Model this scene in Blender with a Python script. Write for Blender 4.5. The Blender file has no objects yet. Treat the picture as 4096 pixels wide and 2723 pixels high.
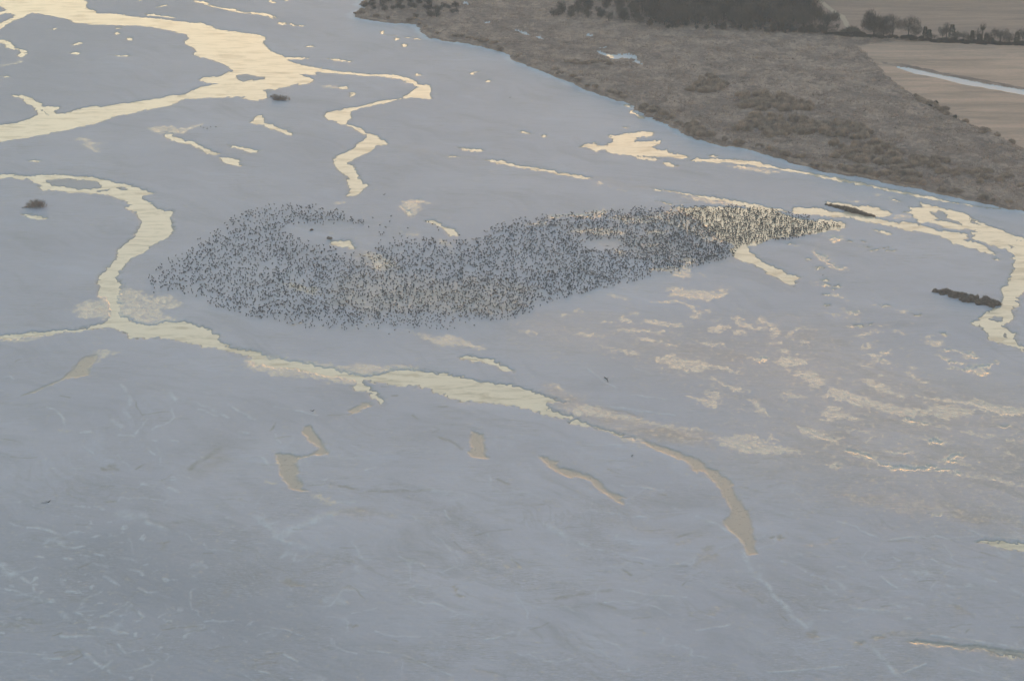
import bpy, bmesh, math, random
import numpy as np
from mathutils import Vector, Matrix

# ------------------------------------------------------------------ camera
S = bpy.context.scene
COL = S.collection
F_PX, CX, CY = 10000.0, 2048.0, 1361.5          # focal length and centre, in photo pixels
PITCH, CAM_H = math.radians(20.0), 385.0
cam = bpy.data.cameras.new('camera')
cam.sensor_width = 36.0
cam.lens = 36.0 * F_PX / 4096.0
cam.clip_start, cam.clip_end = 1.0, 60000.0
cam_ob = bpy.data.objects.new('camera', cam)
COL.objects.link(cam_ob)
cam_ob.location = (0, 0, CAM_H)
cam_ob.rotation_euler = (math.pi / 2 - PITCH, 0, 0)
S.camera = cam_ob

# ------------------------------------------------------------------ sky, sun, exposure
SUN_EL, SUN_AZ = math.radians(0.5), math.radians(6.0)   # on the horizon beyond the river: dawn
world = bpy.data.worlds.new('World')
S.world = world
world.use_nodes = True
wt = world.node_tree
wt.nodes.clear()
sky = wt.nodes.new('ShaderNodeTexSky')
sky.sky_type = 'NISHITA'
sky.sun_disc = False
sky.sun_elevation = SUN_EL
sky.sun_rotation = SUN_AZ
sky.altitude = 0
sky.air_density = 1.0
sky.dust_density = 0.8
sky.ozone_density = 0.9
bg = wt.nodes.new('ShaderNodeBackground')
bg.inputs['Strength'].default_value = 0.15
wo = wt.nodes.new('ShaderNodeOutputWorld')
tint = wt.nodes.new('ShaderNodeMix'); tint.data_type = 'RGBA'; tint.blend_type = 'MULTIPLY'
tint.inputs[0].default_value = 1.0; tint.inputs[7].default_value = (0.95, 1.04, 0.965, 1)   # tint added to the sky, shifts its light towards green
wt.links.new(sky.outputs[0], tint.inputs[6])
wt.links.new(tint.outputs[2], bg.inputs[0])
wt.links.new(bg.outputs[0], wo.inputs[0])

sun = bpy.data.lights.new('sun', 'SUN')
sun.energy = 0.25
sun.angle = math.radians(0.5)
sun.color = (1.0, 0.72, 0.48)
sun_ob = bpy.data.objects.new('sun', sun)
COL.objects.link(sun_ob)
sdir = Vector((math.sin(SUN_AZ) * math.cos(SUN_EL), math.cos(SUN_AZ) * math.cos(SUN_EL), math.sin(SUN_EL)))
sun_ob.rotation_mode = 'QUATERNION'
sun_ob.rotation_quaternion = sdir.to_track_quat('Z', 'Y')
sun_ob.location = (-200, 900, 300)

S.view_settings.view_transform = 'Standard'
S.view_settings.look = 'None'
S.view_settings.exposure = 3.1
S.view_settings.gamma = 1.0
S.view_settings.use_curve_mapping = False
S.cycles.use_denoising = True
S.cycles.max_bounces = 6
S.cycles.volume_bounces = 1
S.cycles.filter_width = 1.4

# ------------------------------------------------------------------ helpers
rng = np.random.default_rng(7)
random.seed(7)
SP, CP = math.sin(PITCH), math.cos(PITCH)

def G(u, v, z=0.0):
    """photo pixel -> point of the ground at height z"""
    u = np.asarray(u, float); v = np.asarray(v, float)
    a = (u - CX) / F_PX; b = (v - CY) / F_PX
    t = (CAM_H - z) / (SP + b * CP)
    return t * a, t * (CP - b * SP)

def depth_at(v):
    return CAM_H / (SP + (v - CY) / F_PX * CP)

def metres(px, v):
    return px * depth_at(v) / F_PX

_P = rng.permutation(512)
_P = np.concatenate([_P, _P])
_ANG = rng.uniform(0, 2 * np.pi, 512)
_GX, _GY = np.cos(_ANG).astype(np.float32), np.sin(_ANG).astype(np.float32)

def perlin(x, y):
    xi = np.floor(x).astype(np.int32); yi = np.floor(y).astype(np.int32)
    xf = (x - xi).astype(np.float32); yf = (y - yi).astype(np.float32)
    xi &= 511; yi &= 511
    u = xf * xf * xf * (xf * (xf * 6 - 15) + 10); v = yf * yf * yf * (yf * (yf * 6 - 15) + 10)
    def g(ix, iy, fx, fy):
        h = _P[_P[ix & 511] + (iy & 511)]
        return _GX[h] * fx + _GY[h] * fy
    n00 = g(xi, yi, xf, yf); n10 = g(xi + 1, yi, xf - 1, yf)
    n01 = g(xi, yi + 1, xf, yf - 1); n11 = g(xi + 1, yi + 1, xf - 1, yf - 1)
    a = n00 + u * (n10 - n00); b = n01 + u * (n11 - n01)
    return 1.5 * (a + v * (b - a))

def fbm(x, y, oct=4, gain=0.5):
    s = 0; a = 1.0; tot = 0
    for k in range(oct):
        s = s + a * perlin(x * 2 ** k + 17.3 * k, y * 2 ** k - 9.1 * k)
        tot += a; a *= gain
    return s / tot

def sstep(a, b, x):
    t = np.clip((x - a) / (b - a), 0, 1)
    return t * t * (3 - 2 * t)

def tile(t, s):
    """outline read off a 4x4 tiling of the photo -> photo pixels"""
    if t == 'O':
        k, ox, oy = 4096 / 2359, 0, 0
    elif t == 'F':
        k, ox, oy = 1.0, 0, 0
    else:
        c, r = int(t[0]), int(t[1])
        k = 1024 / 2351 if r == 3 else 1024 / 2359
        ox, oy = 1024 * c, 680 * r
    q = np.array([[float(w) for w in p.split(',')] for p in s.split()])
    return q * k + np.array([ox, oy])

def ell(t, cx, cy, rx, ry, deg=0):
    a = np.linspace(0, 2 * np.pi, 13)[:-1]; c, s_ = math.cos(math.radians(deg)), math.sin(math.radians(deg))
    x = rx * np.cos(a) * (1 + 0.15 * np.sin(3 * a + cx)); y = ry * np.sin(a) * (1 + 0.15 * np.cos(2 * a + cy))
    return ' '.join('%.1f,%.1f' % (cx + c * p - s_ * q, cy + s_ * p + c * q) for p, q in zip(x, y))

def ground_poly(pix):
    x, y = G(pix[:, 0], pix[:, 1])
    return np.stack([x, y], 1)

def sdf(px, py, poly):
    """signed distance, negative inside"""
    d2 = np.full(px.shape, 1e12, np.float32); ins = np.zeros(px.shape, bool)
    n = len(poly)
    for i in range(n):
        x0, y0 = poly[i]; x1, y1 = poly[(i + 1) % n]
        ex, ey = x1 - x0, y1 - y0
        L = ex * ex + ey * ey + 1e-9
        wx = px - x0; wy = py - y0
        t = np.clip((wx * ex + wy * ey) / L, 0, 1)
        dx = wx - t * ex; dy = wy - t * ey
        d2 = np.minimum(d2, dx * dx + dy * dy)
        if y0 != y1:
            c = ((y0 > py) != (y1 > py)) & (px < ex * (py - y0) / ey + x0)
            ins ^= c
    d = np.sqrt(d2)
    return np.where(ins, -d, d)

def inside(pu, pv, poly):
    ins = np.zeros(pu.shape, bool); n = len(poly)
    for i in range(n):
        x0, y0 = poly[i]; x1, y1 = poly[(i + 1) % n]
        if y0 != y1:
            ins ^= ((y0 > pv) != (y1 > pv)) & (pu < (x1 - x0) * (pv - y0) / (y1 - y0) + x0)
    return ins

def quads_mesh(name, verts, faces, smooth=True):
    me = bpy.data.meshes.new(name)
    verts = np.asarray(verts, np.float32); faces = np.asarray(faces, np.int32)
    k = faces.shape[1]
    me.vertices.add(len(verts)); me.vertices.foreach_set('co', verts.ravel())
    me.loops.add(faces.size); me.loops.foreach_set('vertex_index', faces.ravel())
    me.polygons.add(len(faces))
    me.polygons.foreach_set('loop_start', np.arange(0, faces.size, k, dtype=np.int32))
    me.polygons.foreach_set('use_smooth', np.full(len(faces), smooth, bool))
    me.update(calc_edges=True)
    return me

def attr(me, name, vals):
    a = me.attributes.new(name, 'FLOAT', 'POINT')
    a.data.foreach_set('value', np.asarray(vals, np.float32).ravel())

def link(name, data, parent=None, mat=None, loc=None):
    o = bpy.data.objects.new(name, data)
    COL.objects.link(o)
    if parent: o.parent = parent
    if mat and data and not data.materials: data.materials.append(mat)
    if loc is not None: o.location = loc
    return o

def tag(o, label=None, cat=None, group=None, kind=None):
    if label: o['label'] = label
    if cat: o['category'] = cat
    if group: o['group'] = group
    if kind: o['kind'] = kind
    return o

class NT:
    """tiny node-tree writer"""
    def __init__(s, name):
        s.m = bpy.data.materials.new(name); s.m.use_nodes = True
        s.t = s.m.node_tree; s.t.nodes.clear()
        s.out = s.t.nodes.new('ShaderNodeOutputMaterial')
    def n(s, typ, ins=None, **kw):
        nd = s.t.nodes.new('ShaderNode' + typ)
        for k, v in kw.items(): setattr(nd, k, v)
        for k, v in (ins or {}).items(): s.set(nd.inputs[k], v)
        return nd
    def set(s, sock, v):
        if isinstance(v, bpy.types.NodeSocket): s.t.links.new(v, sock)
        elif isinstance(v, bpy.types.Node): s.t.links.new(v.outputs[0], sock)
        else: sock.default_value = v
    def pos(s, scale=(1, 1, 1), rot=0.0):
        g = s.n('NewGeometry')
        m = s.n('Mapping', {'Vector': g.outputs['Position']})
        m.inputs['Scale'].default_value = scale; m.inputs['Rotation'].default_value = (0, 0, rot)
        return m.outputs[0]
    def noise(s, scale=(1, 1, 1), rot=0.0, detail=4.0, rough=0.55, dist=0.0):
        return s.n('TexNoise', {'Vector': s.pos(scale, rot), 'Scale': 1.0, 'Detail': detail, 'Roughness': rough, 'Distortion': dist}).outputs[0]
    def ramp(s, x, a, b):
        r = s.n('MapRange', {0: x, 1: a, 2: b}); r.clamp = True
        return r.outputs[0]
    def at(s, name):
        return s.n('Attribute', attribute_name=name).outputs['Fac']
    def math(s, op, a, b=0.0):
        return s.n('Math', {0: a, 1: b}, operation=op).outputs[0]
    def mix(s, f, a, b):
        nd = s.n('Mix', data_type='RGBA')
        s.set(nd.inputs[0], f)
        for k, v in ((6, a), (7, b)):
            s.set(nd.inputs[k], (*v, 1) if isinstance(v, tuple) else v)
        return nd.outputs[2]
    def pbr(s, col, rough=0.8, spec=0.5, normal=None, ior=1.45):
        p = s.n('BsdfPrincipled')
        s.set(p.inputs['Base Color'], (*col, 1) if isinstance(col, tuple) else col)
        s.set(p.inputs['Roughness'], rough); s.set(p.inputs['Specular IOR Level'], spec)
        p.inputs['IOR'].default_value = ior
        if normal: s.set(p.inputs['Normal'], normal)
        s.t.links.new(p.outputs[0], s.out.inputs[0])
        return p
    def bump(s, h, strength, dist):
        return s.n('Bump', {'Height': h, 'Strength': strength, 'Distance': dist}).outputs[0]

# ------------------------------------------------------------------ outlines read off the photograph
WATER, ISLE, SLUSH, WET_AND_DIM, HOLLOW = [], [], [], [], []
def W(t, s): WATER.append(tile(t, s))
def H(t, s): HOLLOW.append(tile(t, s))          # shallow grey pools
def I(t, s): ISLE.append(tile(t, s))
def L(t, s, k=1.0): SLUSH.append((tile(t, s), k))
def D(t, s, k=1.0): WET_AND_DIM.append((tile(t, s), k))

# the big braid across the upper left and its thin arm down to the flock
W('00', '''770,0 815,15 785,50 800,75 860,95 890,125 1060,135 1200,150 1450,175 1600,195 1830,215 1960,245 1990,265 2090,285 2200,300 2359,320
2459,345 2440,375 2430,400 2470,450 2500,480 2600,515 2690,575 2930,630 3130,660 3400,685 3560,690 3700,700 3830,750 3875,790 3930,780 3985,840 3965,870 3975,910
3860,905 3700,908 3560,950 3380,985 3250,1020 3215,1050 3255,1095 3210,1110 3195,1150 3310,1180 3380,1230 3480,1260 3575,1335 3460,1345 3420,1400 3340,1430 3240,1480 3210,1510 3270,1540 3265,1567
3279,1612 3319,1667 3399,1717 3329,1767 3259,1807 3189,1817 3229,1757 3209,1697 3204,1637 3119,1567 3089,1530 3079,1470 3139,1420 3269,1375 3284,1330 3359,1290 3370,1260 3319,1220 3209,1165 3039,1110 2979,1070 3019,1035
3159,1010 3319,980 3509,930 3699,905 3789,850 3849,805 3799,775 3679,730 3539,710 3359,700 3159,685 2919,665 2899,690 2869,690 2749,680 2839,715 2894,740 2839,770 2759,790 2729,770 2669,800 2539,825 2459,850 2469,915 2359,930 2220,910
2280,885 1980,905 1820,910 1690,915 1640,940 1590,970 1480,995 1330,1015 1200,1050 1080,1070 950,1120 830,1150 700,1180 560,1210 400,1240 200,1280 0,1310 -300,1340 -300,1200 0,1155 130,1135 250,1105 340,1065 360,1040
300,980 230,950 200,910 105,878 200,880 270,900 340,935 400,990 470,985 540,990 560,1000 480,1030 530,1050 640,1040 690,1020 760,1000 890,978 920,990 1080,965 1240,940 1400,920 1500,905 1600,880 1690,880 1760,840 1860,800 1950,785 2050,780 1920,765 1840,735 1890,710 2000,715 2100,670 2150,660
2110,625 2050,590 1960,555 1870,530 1780,500 1810,470 1760,430 1690,400 1740,360 1720,320 1600,290 1450,265 1280,240 1100,235 960,230 900,235 680,210 640,180 500,160 420,135 380,125 290,125 200,165 120,195 60,230 0,270 -300,330 -300,260 0,225 30,205 110,165 145,140 120,125 60,125 0,140 -300,160 -300,120 0,112 60,105 20,70 0,60 -300,40 -300,-300 770,-300''')
W('00', '0,370 50,370 100,400 130,435 200,465 235,475 225,510 200,535 170,525 160,515 190,490 170,465 110,455 60,445 30,410 0,405 -200,380 -200,360')
L('00', '185,545 215,570 150,595 0,620 -160,635 -160,605 0,605 150,580 180,560')
I('00', '2180,690 2250,680 2310,690 2359,715 2420,705 2440,730 2380,745 2300,740 2230,755 2190,735')
I('00', '2420,840 2480,822 2540,826 2520,850 2450,862')
I('00', '370,1000 400,1020 430,1050 470,1065 440,1065 400,1040')
W('00', '1780,5 1830,10 1870,15 1930,45 2020,70 2130,85 2250,115 2359,120 2460,125 2510,145 2550,180 2535,180 2490,155 2410,140 2280,130 2180,115 2050,85 1950,65 1850,35 1790,12')
W('00', '1430,70 1540,48 1535,58 1440,75')
W('00', '1335,130 1400,135 1520,150 1640,172 1600,175 1480,155 1380,145')
for a in ((500,272,28,8),(1090,262,22,8),(1088,312,26,9),(1187,362,18,11),(722,404,46,9,-8),(695,495,34,11),(1110,516,105,5,2),(60,708,45,6),(1290,5,12,8)):
    W('00', ell('00', *a))
L('00', '690,1295 720,1272 790,1270 830,1290 870,1310 990,1320 940,1335 860,1335 900,1370 935,1410 850,1410 840,1380 750,1365 740,1345 780,1330 760,1310', .9)
W('00', '250,1476 380,1480 390,1489 280,1491')
L('00', '1340,1200 1380,1180 1480,1170 1600,1155 1640,1185 1740,1180 1800,1155 1880,1142 1860,1165 1760,1200 1690,1240 1600,1245 1520,1250 1440,1235')
W('00', '1540,1235 1590,1240 1600,1262 1680,1290 1780,1310 1860,1350 1950,1395 2050,1420 1990,1425 1880,1405 1840,1375 1740,1330 1620,1305 1560,1285 1520,1250')
W('00', '2110,1340 2200,1350 2290,1365 2390,1400 2310,1412 2260,1390 2180,1370')
W('00', '2030,1450 2150,1455 2200,1490 2190,1510 2260,1535 2200,1530 2130,1520 2060,1500')
W('10', '-30,1110 0,1070 40,1060 75,1100 70,1135 140,1150 240,1190 290,1205 350,1240 330,1253 290,1245 220,1210 130,1180 60,1155 0,1150 -40,1125')
W('10', '115,5 160,10 190,30 150,30')
W('10', '1150,300 1180,288 1180,315 1280,335 1200,325 1155,315')
for a in ((240,217,42,10,5),(325,220,22,6),(360,237,34,5),(430,243,28,5),(1300,362,20,9,30),(1405,350,22,5),(1482,363,36,7),(1363,423,25,13),(490,433,32,7,-5),(1495,690,22,8),(1990,680,20,8),(2035,665,26,5),(2150,750,22,5),(1815,1443,48,7),(280,3,26,5)):
    W('10', ell('10', *a))
W('10', '640,540 760,550 885,563 880,573 740,562')
W('10', '250,528 380,530 495,542 400,550 270,550')
L('10', '590,795 720,795 760,808 740,822 640,812'); W('10', '760,800 830,798 840,818 800,827 770,816')
W('10', '865,853 890,857 914,880 862,893 880,875')
W('10', '1850,1360 1950,1368 2080,1378 2100,1392 2020,1400 1900,1382')
W('10', '2110,1472 2240,1480 2359,1511 2500,1540 2680,1567 2859,1602 3099,1640 3060,1651 2919,1633 2759,1597 2600,1570 2450,1550 2300,1524 2170,1492')
W('20', '45,1208 110,1213 190,1240 140,1242'); W('20', ell('20',293,1258,17,9))
W('20', '1005,968 1060,966 1100,992 1060,990'); W('20', '1080,1015 1100,1013 1120,1038 1165,1055 1130,1059 1090,1040'); W('20', '1140,1063 1195,1068 1217,1090 1190,1097')
W('20', '''620,1365 660,1335 720,1320 770,1318 790,1335 880,1345 900,1320 935,1300 910,1270 900,1252 970,1250 1050,1235 1120,1225 1150,1215 1200,1215 1290,1215 1305,1235 1280,1262 1180,1262 1140,1285 1090,1300 1150,1305 1260,1305 1340,1302 1370,1302 1330,1335 1280,1355 1330,1380 1440,1390 1450,1410 1560,1430 1640,1455 1590,1462 1480,1450 1380,1450 1250,1440 1120,1435 1020,1435 980,1420 900,1410 880,1385 830,1380 790,1395 720,1385 705,1370''')
W('20', '1115,1440 1200,1445 1300,1460 1380,1470 1330,1482 1200,1472 1150,1460'); W('20', '1390,1515 1440,1500 1500,1520 1510,1535 1470,1540 1420,1525')
W('20', '1825,1440 1850,1428 1890,1438 1915,1450 1860,1454'); W('20', ell('20',1045,1180,16,6)); L('20', '1960,1540 2100,1528 2359,1560 2500,1590 2359,1610 2150,1580')
W('20', '''1620,1480 1700,1460 1900,1470 2100,1470 2240,1490 2359,1520 2459,1545 2589,1567 2659,1577 2779,1602 2919,1627 3059,1657 3159,1677 3279,1702 3359,1717 3459,1732 3609,1767 3759,1797 3919,1832 4059,1867 4189,1887 4359,1912 4509,1927
4509,1935 4210,1899 4059,1875 3890,1845 3739,1815 3599,1786 3449,1752 3300,1722 3159,1697 3040,1678 2919,1648 2780,1625 2620,1594 2500,1570 2359,1545 2240,1528 2150,1515 2000,1505 1850,1500''')
W('20', '2070,1530 2150,1528 2175,1540 2100,1547')
# the left river, down past the thin ice and across the middle
W('01', '''-300,45 0,45 110,45 250,60 350,52 560,45 650,50 740,65 850,70 960,90 1100,120 1250,160 1330,185 1380,200 1420,225 1330,232 1310,265 1380,310 1450,355 1500,380 1580,385 1575,430 1560,440 1590,500 1605,555 1570,600 1480,650 1400,705 1330,760 1230,800 1150,855 1115,920 1090,970 1070,1000 1085,1030 1120,1055 1130,1085 1110,1150 1000,1170 912,1160 915,1110 915,1050 930,980 960,930 1020,880 1080,830 1090,790 1085,745 1150,690 1230,630 1260,580 1310,500 1330,480 1280,430 1250,390 1160,350 1220,325 1170,300 1120,270 1050,240 960,225 800,215 620,205 450,185 380,185 330,155 400,150 290,100 240,85 180,85 100,75 0,80 -300,80''')
I('01', '410,95 520,85 690,82 800,95 900,110 950,150 930,165 830,170 720,180 610,165 520,145 440,125')
I('01', '1060,165 1120,155 1175,180 1120,187'); I('01', '860,190 940,183 1010,170 1000,195 920,200')
L('01', '''1110,1090 1200,1095 1300,1115 1310,1150 1450,1165 1560,1150 1590,1170 1620,1210 1690,1235 1680,1275 1610,1265 1560,1290 1500,1325 1600,1360 1700,1395 1560,1400 1380,1440 1250,1400 1100,1360 960,1390 880,1370 800,1375 710,1370 690,1330 660,1310 700,1250 770,1210 880,1215 920,1150 1020,1165''')
D('01', '720,1270 860,1250 1000,1290 1000,1350 850,1320'); D('01', '1140,1290 1300,1270 1350,1310 1250,1350 1160,1340', .7)
W('01', '''1000,1372 1150,1365 1230,1395 1380,1442 1500,1405 1600,1395 1720,1405 1850,1450 1950,1490 2000,1525 2030,1602 2150,1640 2359,1690 2420,1700 2400,1790 2359,1810 2300,1727 2200,1680 2080,1662 1900,1627 1750,1597 1600,1567 1450,1545 1330,1545 1190,1555 1200,1525 1150,1495 1140,1475 1050,1460 950,1455 830,1470 830,1455 900,1430 980,1400''')
L('01', '850,1458 700,1475 500,1495 300,1500 140,1510 0,1530 -300,1560 -300,1640 0,1600 150,1595 300,1580 420,1530 560,1510 700,1490 850,1470', .9)
L('12', '''0,120 200,160 430,195 700,225 880,235 960,215 1200,235 1350,230 1480,250 1550,290 1300,285 1150,310 1140,325 950,340 920,365 930,410 850,415 680,410 640,370 540,365 390,355 270,345 140,325 0,290 -110,240 -60,150''')
W('12', '-60,90 0,120 120,145 60,170 -40,165')
W('12', '''950,340 1140,320 1250,285 1400,282 1550,290 1700,315 1900,355 2100,380 2359,430 2489,460 2639,495 2759,545 2879,580 2790,565 2680,568 2650,585 2680,630 2760,665 2910,710 2880,735 2760,710 2600,660 2460,625 2359,605 2250,590 2100,570 1930,570 1850,540 1770,510 1600,455 1400,415 1250,410 1080,390''')
W('12', '880,330 930,360 960,385 1040,450 1110,500 1190,545 1203,560 1150,600 1130,590 1150,565 1060,540 1045,515 1080,500 1010,470 930,465 890,425 920,400')
D('22', '300,420 500,450 580,520 850,630 1200,750 1700,825 1900,880 1800,1000 1500,960 1300,920 1000,840 700,770 540,710 330,630 420,580')
L('22', '330,420 430,412 500,455 490,480 420,470'); L('22', '520,650 620,600 750,600 900,650 1150,720 1400,780 1700,820 1860,870 1700,850 1400,810 1150,760 900,720 700,700 560,700')
W('22', '505,758 600,745 700,785 850,825 1000,870 1130,905 1000,880 850,838 700,797 580,775')
L('22', '980,920 1040,900 1110,890 1170,920 1185,955 1080,948')
H('22', '''1180,930 1250,940 1400,985 1500,1020 1560,1040 1650,1080 1730,1110 1800,1165 1830,1185 1900,1210 1960,1260 2020,1300 2050,1340 2030,1350 2040,1400 2100,1480 2150,1567 2165,1567 2200,1667 2220,1747 2240,1857 2230,1897 2262,1970 2240,1975 2165,1980 2150,1960 2130,1900 2080,1830 2010,1770 1950,1700 1940,1660 2000,1630 2020,1540 1960,1470 1930,1400 1880,1340 1810,1270 1790,1230 1720,1205 1700,1225 1660,1190 1640,1150 1560,1100 1430,1060 1330,1020 1230,970''')
H('22', '245,1075 300,1080 360,1105 440,1115 420,1135 400,1145 420,1175 520,1190 600,1210 700,1245 800,1290 850,1350 920,1400 1000,1430 1050,1460 1000,1465 1020,1500 1020,1520 980,1510 920,1470 850,1410 780,1345 700,1295 590,1255 540,1265 470,1245 340,1175 310,1140')
W('01', '200,408 240,408 300,416 360,423 425,450 380,457 300,447 250,437')
L('11', '700,325 760,290 830,285 875,290 820,310 770,330')
L('11', '1310,355 1360,300 1450,270 1520,275 1600,300 1640,305 1600,318 1520,310 1535,355 1490,385 1480,420 1430,435 1390,400')
W('11', '1355,358 1400,385 1440,430 1425,432 1385,400'); W('11', '1450,275 1520,278 1500,292')
W('11', '1570,473 1640,472 1710,510 1780,540 1830,550 1862,602 1790,607 1765,575 1700,530 1620,497')
L('11', '1340,590 1400,580 1470,595 1530,560 1490,600 1495,628 1430,605'); L('11', '1665,645 1730,650 1830,710 1790,722 1700,682')
L('11', ell('11',692,587,30,11)); W('11', '690,660 760,650 840,655 900,690 935,720 870,726 780,710 710,690')
L('11', '990,740 1100,765 1200,800 1300,860 1360,930 1250,900 1200,950 1080,920 1060,850 1000,800'); L('11', '200,1020 380,1060 580,1090 600,1150 500,1150 330,1110')
D('11', '850,950 1200,940 1450,980 1700,1020 2000,1010 2359,1020 2560,1060 2560,1200 2359,1340 1980,1340 1700,1330 1400,1310 1250,1300 1100,1350 950,1290 700,1230 680,1100', .9)
D('11', '880,770 1050,760 1250,840 1300,950 1100,960 900,880', .7)
L('12', '1440,-70 1540,-55 1620,-15 1800,-45 1900,-20 1960,20 2130,85 2055,115 1960,65 1800,58 1660,65 1590,15 1500,-20')
W('12', '1880,153 1960,148 2040,168 2180,183 2250,228 2310,248 2357,280 2340,299 2260,282 2210,237 2160,214 2030,192 1930,180')
W('21', '1290,175 1480,195 1700,235 1900,260 2080,290 2250,325 2359,347 2559,385 2359,378 2200,355 2050,315 1950,290 1800,272 1700,248 1500,208 1330,190')
L('21', '1550,245 1700,260 1900,290 2000,300 2100,340 1900,330 1700,290'); L('21', '740,105 830,125 910,165 850,155 780,125'); L('21', '980,185 1060,190 1100,205 1000,202')
W('21', '1340,288 1420,300 1480,325 1430,324'); L('21', '1450,300 1560,320 1650,345 1580,337')
L('21', '470,408 620,405 720,410 735,375 800,362 855,375 850,400 860,430 780,445 660,450 540,430 350,460 300,450 330,425', 1.3)
L('21', '130,510 200,490 330,480 300,530 180,525'); L('21', '510,560 700,545 960,545 1080,590 1000,610 800,600 640,590'); L('21', '1200,560 1450,560 1400,600 1220,590'); L('21', '1160,695 1380,695 1370,718 1180,715')
L('21', '880,440 1000,420 1200,440 1300,470 1380,490 1200,500 1000,500'); L('21', '1600,570 1720,575 1700,610 1620,600'); L('21', '900,740 1000,735 1060,800 980,790')
D('21', '500,520 900,480 1300,440 1800,500 1950,700 2000,850 1700,900 1300,850 1000,750 600,640', .6)
W('21', '''1500,350 1700,342 1950,340 2150,358 2359,372 2560,425 2780,478 2860,460 2960,462 3060,490 3080,510 3040,540 2860,572 2680,600 2500,625 2359,640 2260,690 2170,700 2200,760 2260,820 2330,860 2420,895 2500,935 2520,965 2600,970 2665,995 2610,1010 2615,1050 2580,1062 2510,1040 2470,1010 2359,960 2280,890 2150,850 2040,805 2010,745 2060,690 1990,660 1890,640 1870,580 1780,500 1680,440 1590,390''')
L('21', '1260,910 1400,900 1560,885 1570,810 1660,800 1670,850 1640,900 1670,980 1580,1000 1470,990 1560,960 1440,950 1300,940', 1.2)
L('21', ell('21',1775,980,30,10)); L('21', '1420,1090 1520,1075 1600,1100 1750,1110 1880,1130 1930,1095 1995,1100 1980,1160 1900,1190 1800,1215 1650,1190 1560,1180 1410,1165 1470,1150', 1.2)
L('21', '1370,1205 1500,1200 1620,1225 1580,1240 1400,1235'); L('21', '1600,1235 1660,1245 1730,1280 1700,1305 1610,1275'); L('21', '880,1155 920,1140 1000,1170 1120,1205 1060,1205 960,1180')
for a in ((1315,1230,38,8),(1938,1065,22,8),(460,1340,28,15),(615,1310,38,15),(1050,1385,85,25,20),(1400,1420,200,28,8),(1120,1330,60,10),(1700,1340,70,35,-15),(1820,1310,40,12),(1890,1390,40,16),(2090,1290,40,14),(2080,1390,50,40,40),(1900,1470,110,40,-10),(2150,1440,90,25,20),(2300,1390,60,30,10),(2100,1500,70,35,0),(2280,1470,60,20,0),(180,1500,100,14,5),(900,1400,120,10,3),(1250,1490,300,16,3),(700,1530,160,14,4)):
    L('21', ell('21', *a))
# right hand ponds
W('31', '540,300 640,298 830,335 960,335 1080,375 1152,402 1080,425 960,440 1100,475 1230,490 1240,475 1350,490 1430,520 1560,560 1700,570 1830,590 1850,610 1780,640 1900,660 2000,700 2040,740 2115,770 2030,772 1950,740 1850,705 1790,690 1700,680 1640,640 1540,600 1400,570 1340,545 1330,575 1230,550 1130,520 1000,490 860,480 780,445 600,430 430,415 300,405 250,390 230,355 330,350 410,360 480,350 580,380 700,390 760,405 700,375 620,340 540,320')
I('31', '1020,440 1150,420 1200,440 1150,460 1060,455')
W('31', '''1400,300 1480,320 1600,350 1700,370 1790,400 1870,440 1950,490 2050,520 2150,555 2250,590 2359,630 2700,720 2700,1000 2500,1060 2359,1120 2300,1170 2280,1200 2300,1240 2250,1290 2270,1360 2200,1410 2160,1440 2230,1500 2280,1500 2250,1560 2300,1600 2360,1660 2500,1700 2700,1760 2700,1790 2500,1740 2359,1670 2230,1615 2140,1590 2060,1567 2010,1500 1960,1430 1880,1415 1940,1390 1990,1330 2050,1300 2130,1270 2170,1220 2180,1160 2150,1115 2210,1060 2220,1000 2260,930 2280,850 2250,820 2290,800 2250,780 2210,740 2150,720 2050,690 1950,650 1890,640 1920,600 1870,580 1960,570 1890,560 1800,540 1780,550 1640,530 1530,495 1480,475 1400,485 1350,450 1330,400 1250,390 1350,378 1300,350 1420,335''')
I('31', '1500,395 1600,375 1640,410 1640,440 1740,470 1800,510 1700,490 1600,468 1500,470 1575,450'); I('31', '1850,440 1900,470 1990,520 1900,500'); I('31', '2200,688 2240,700 2290,722 2240,722'); I('31', '2280,655 2359,645 2330,665'); I('31', '2060,1358 2170,1350 2165,1385 2085,1395 2040,1375'); I('31', '1935,1395 1960,1430 2000,1480 2030,1530 2010,1520 1960,1450'); I('31', '2170,1505 2195,1520 2250,1560 2200,1540')
W('31', '970,553 1080,568 1130,583 1100,599 1050,582'); L('31', '515,620 600,615 680,620 690,645 610,680 560,640', 1.5); L('31', '400,755 500,770 560,800 570,850 640,890 700,905 735,935 630,930 550,880 480,840 430,790', 1.5)
L('31', '1150,440 1250,410 1330,440 1240,470')
for a in ((360,822,22,8),(480,903,34,6),(1010,234,42,6),(1130,262,60,8,-20),(1175,287,38,7,12),(840,293,90,6),(515,1012,32,15),(530,1060,34,9),(640,1070,28,8),(545,1155,18,7),(650,1165,95,15,8),(755,1205,62,7,8),(540,1250,25,8),(1245,1303,75,14,3),(1370,1335,24,10),(780,1395,70,11),(1065,1440,44,9),(835,1442,38,7),(755,1455,42,15),(1500,1535,52,11),(1620,1520,34,13),(945,1420,25,6),(1000,1480,60,8,15),(620,1105,30,6),(1000,1245,60,8,5),(1080,1255,30,7),(290,705,40,7),(410,1470,60,12),(60,1500,70,40,10),(20,1430,50,20,0),(250,1490,110,18,-30),(1095,715,14,7),(1110,752,14,6),(960,748,22,5),(1060,722,12,5),(1000,735,14,5),(910,702,12,5),(1160,745,12,5),(860,660,14,5),(755,657,12,5),(2105,820,18,9),(215,690,26,6),(1020,590,10,5)):
    (W if a[2] < 40 else L)('31', ell('31', *a))
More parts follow.
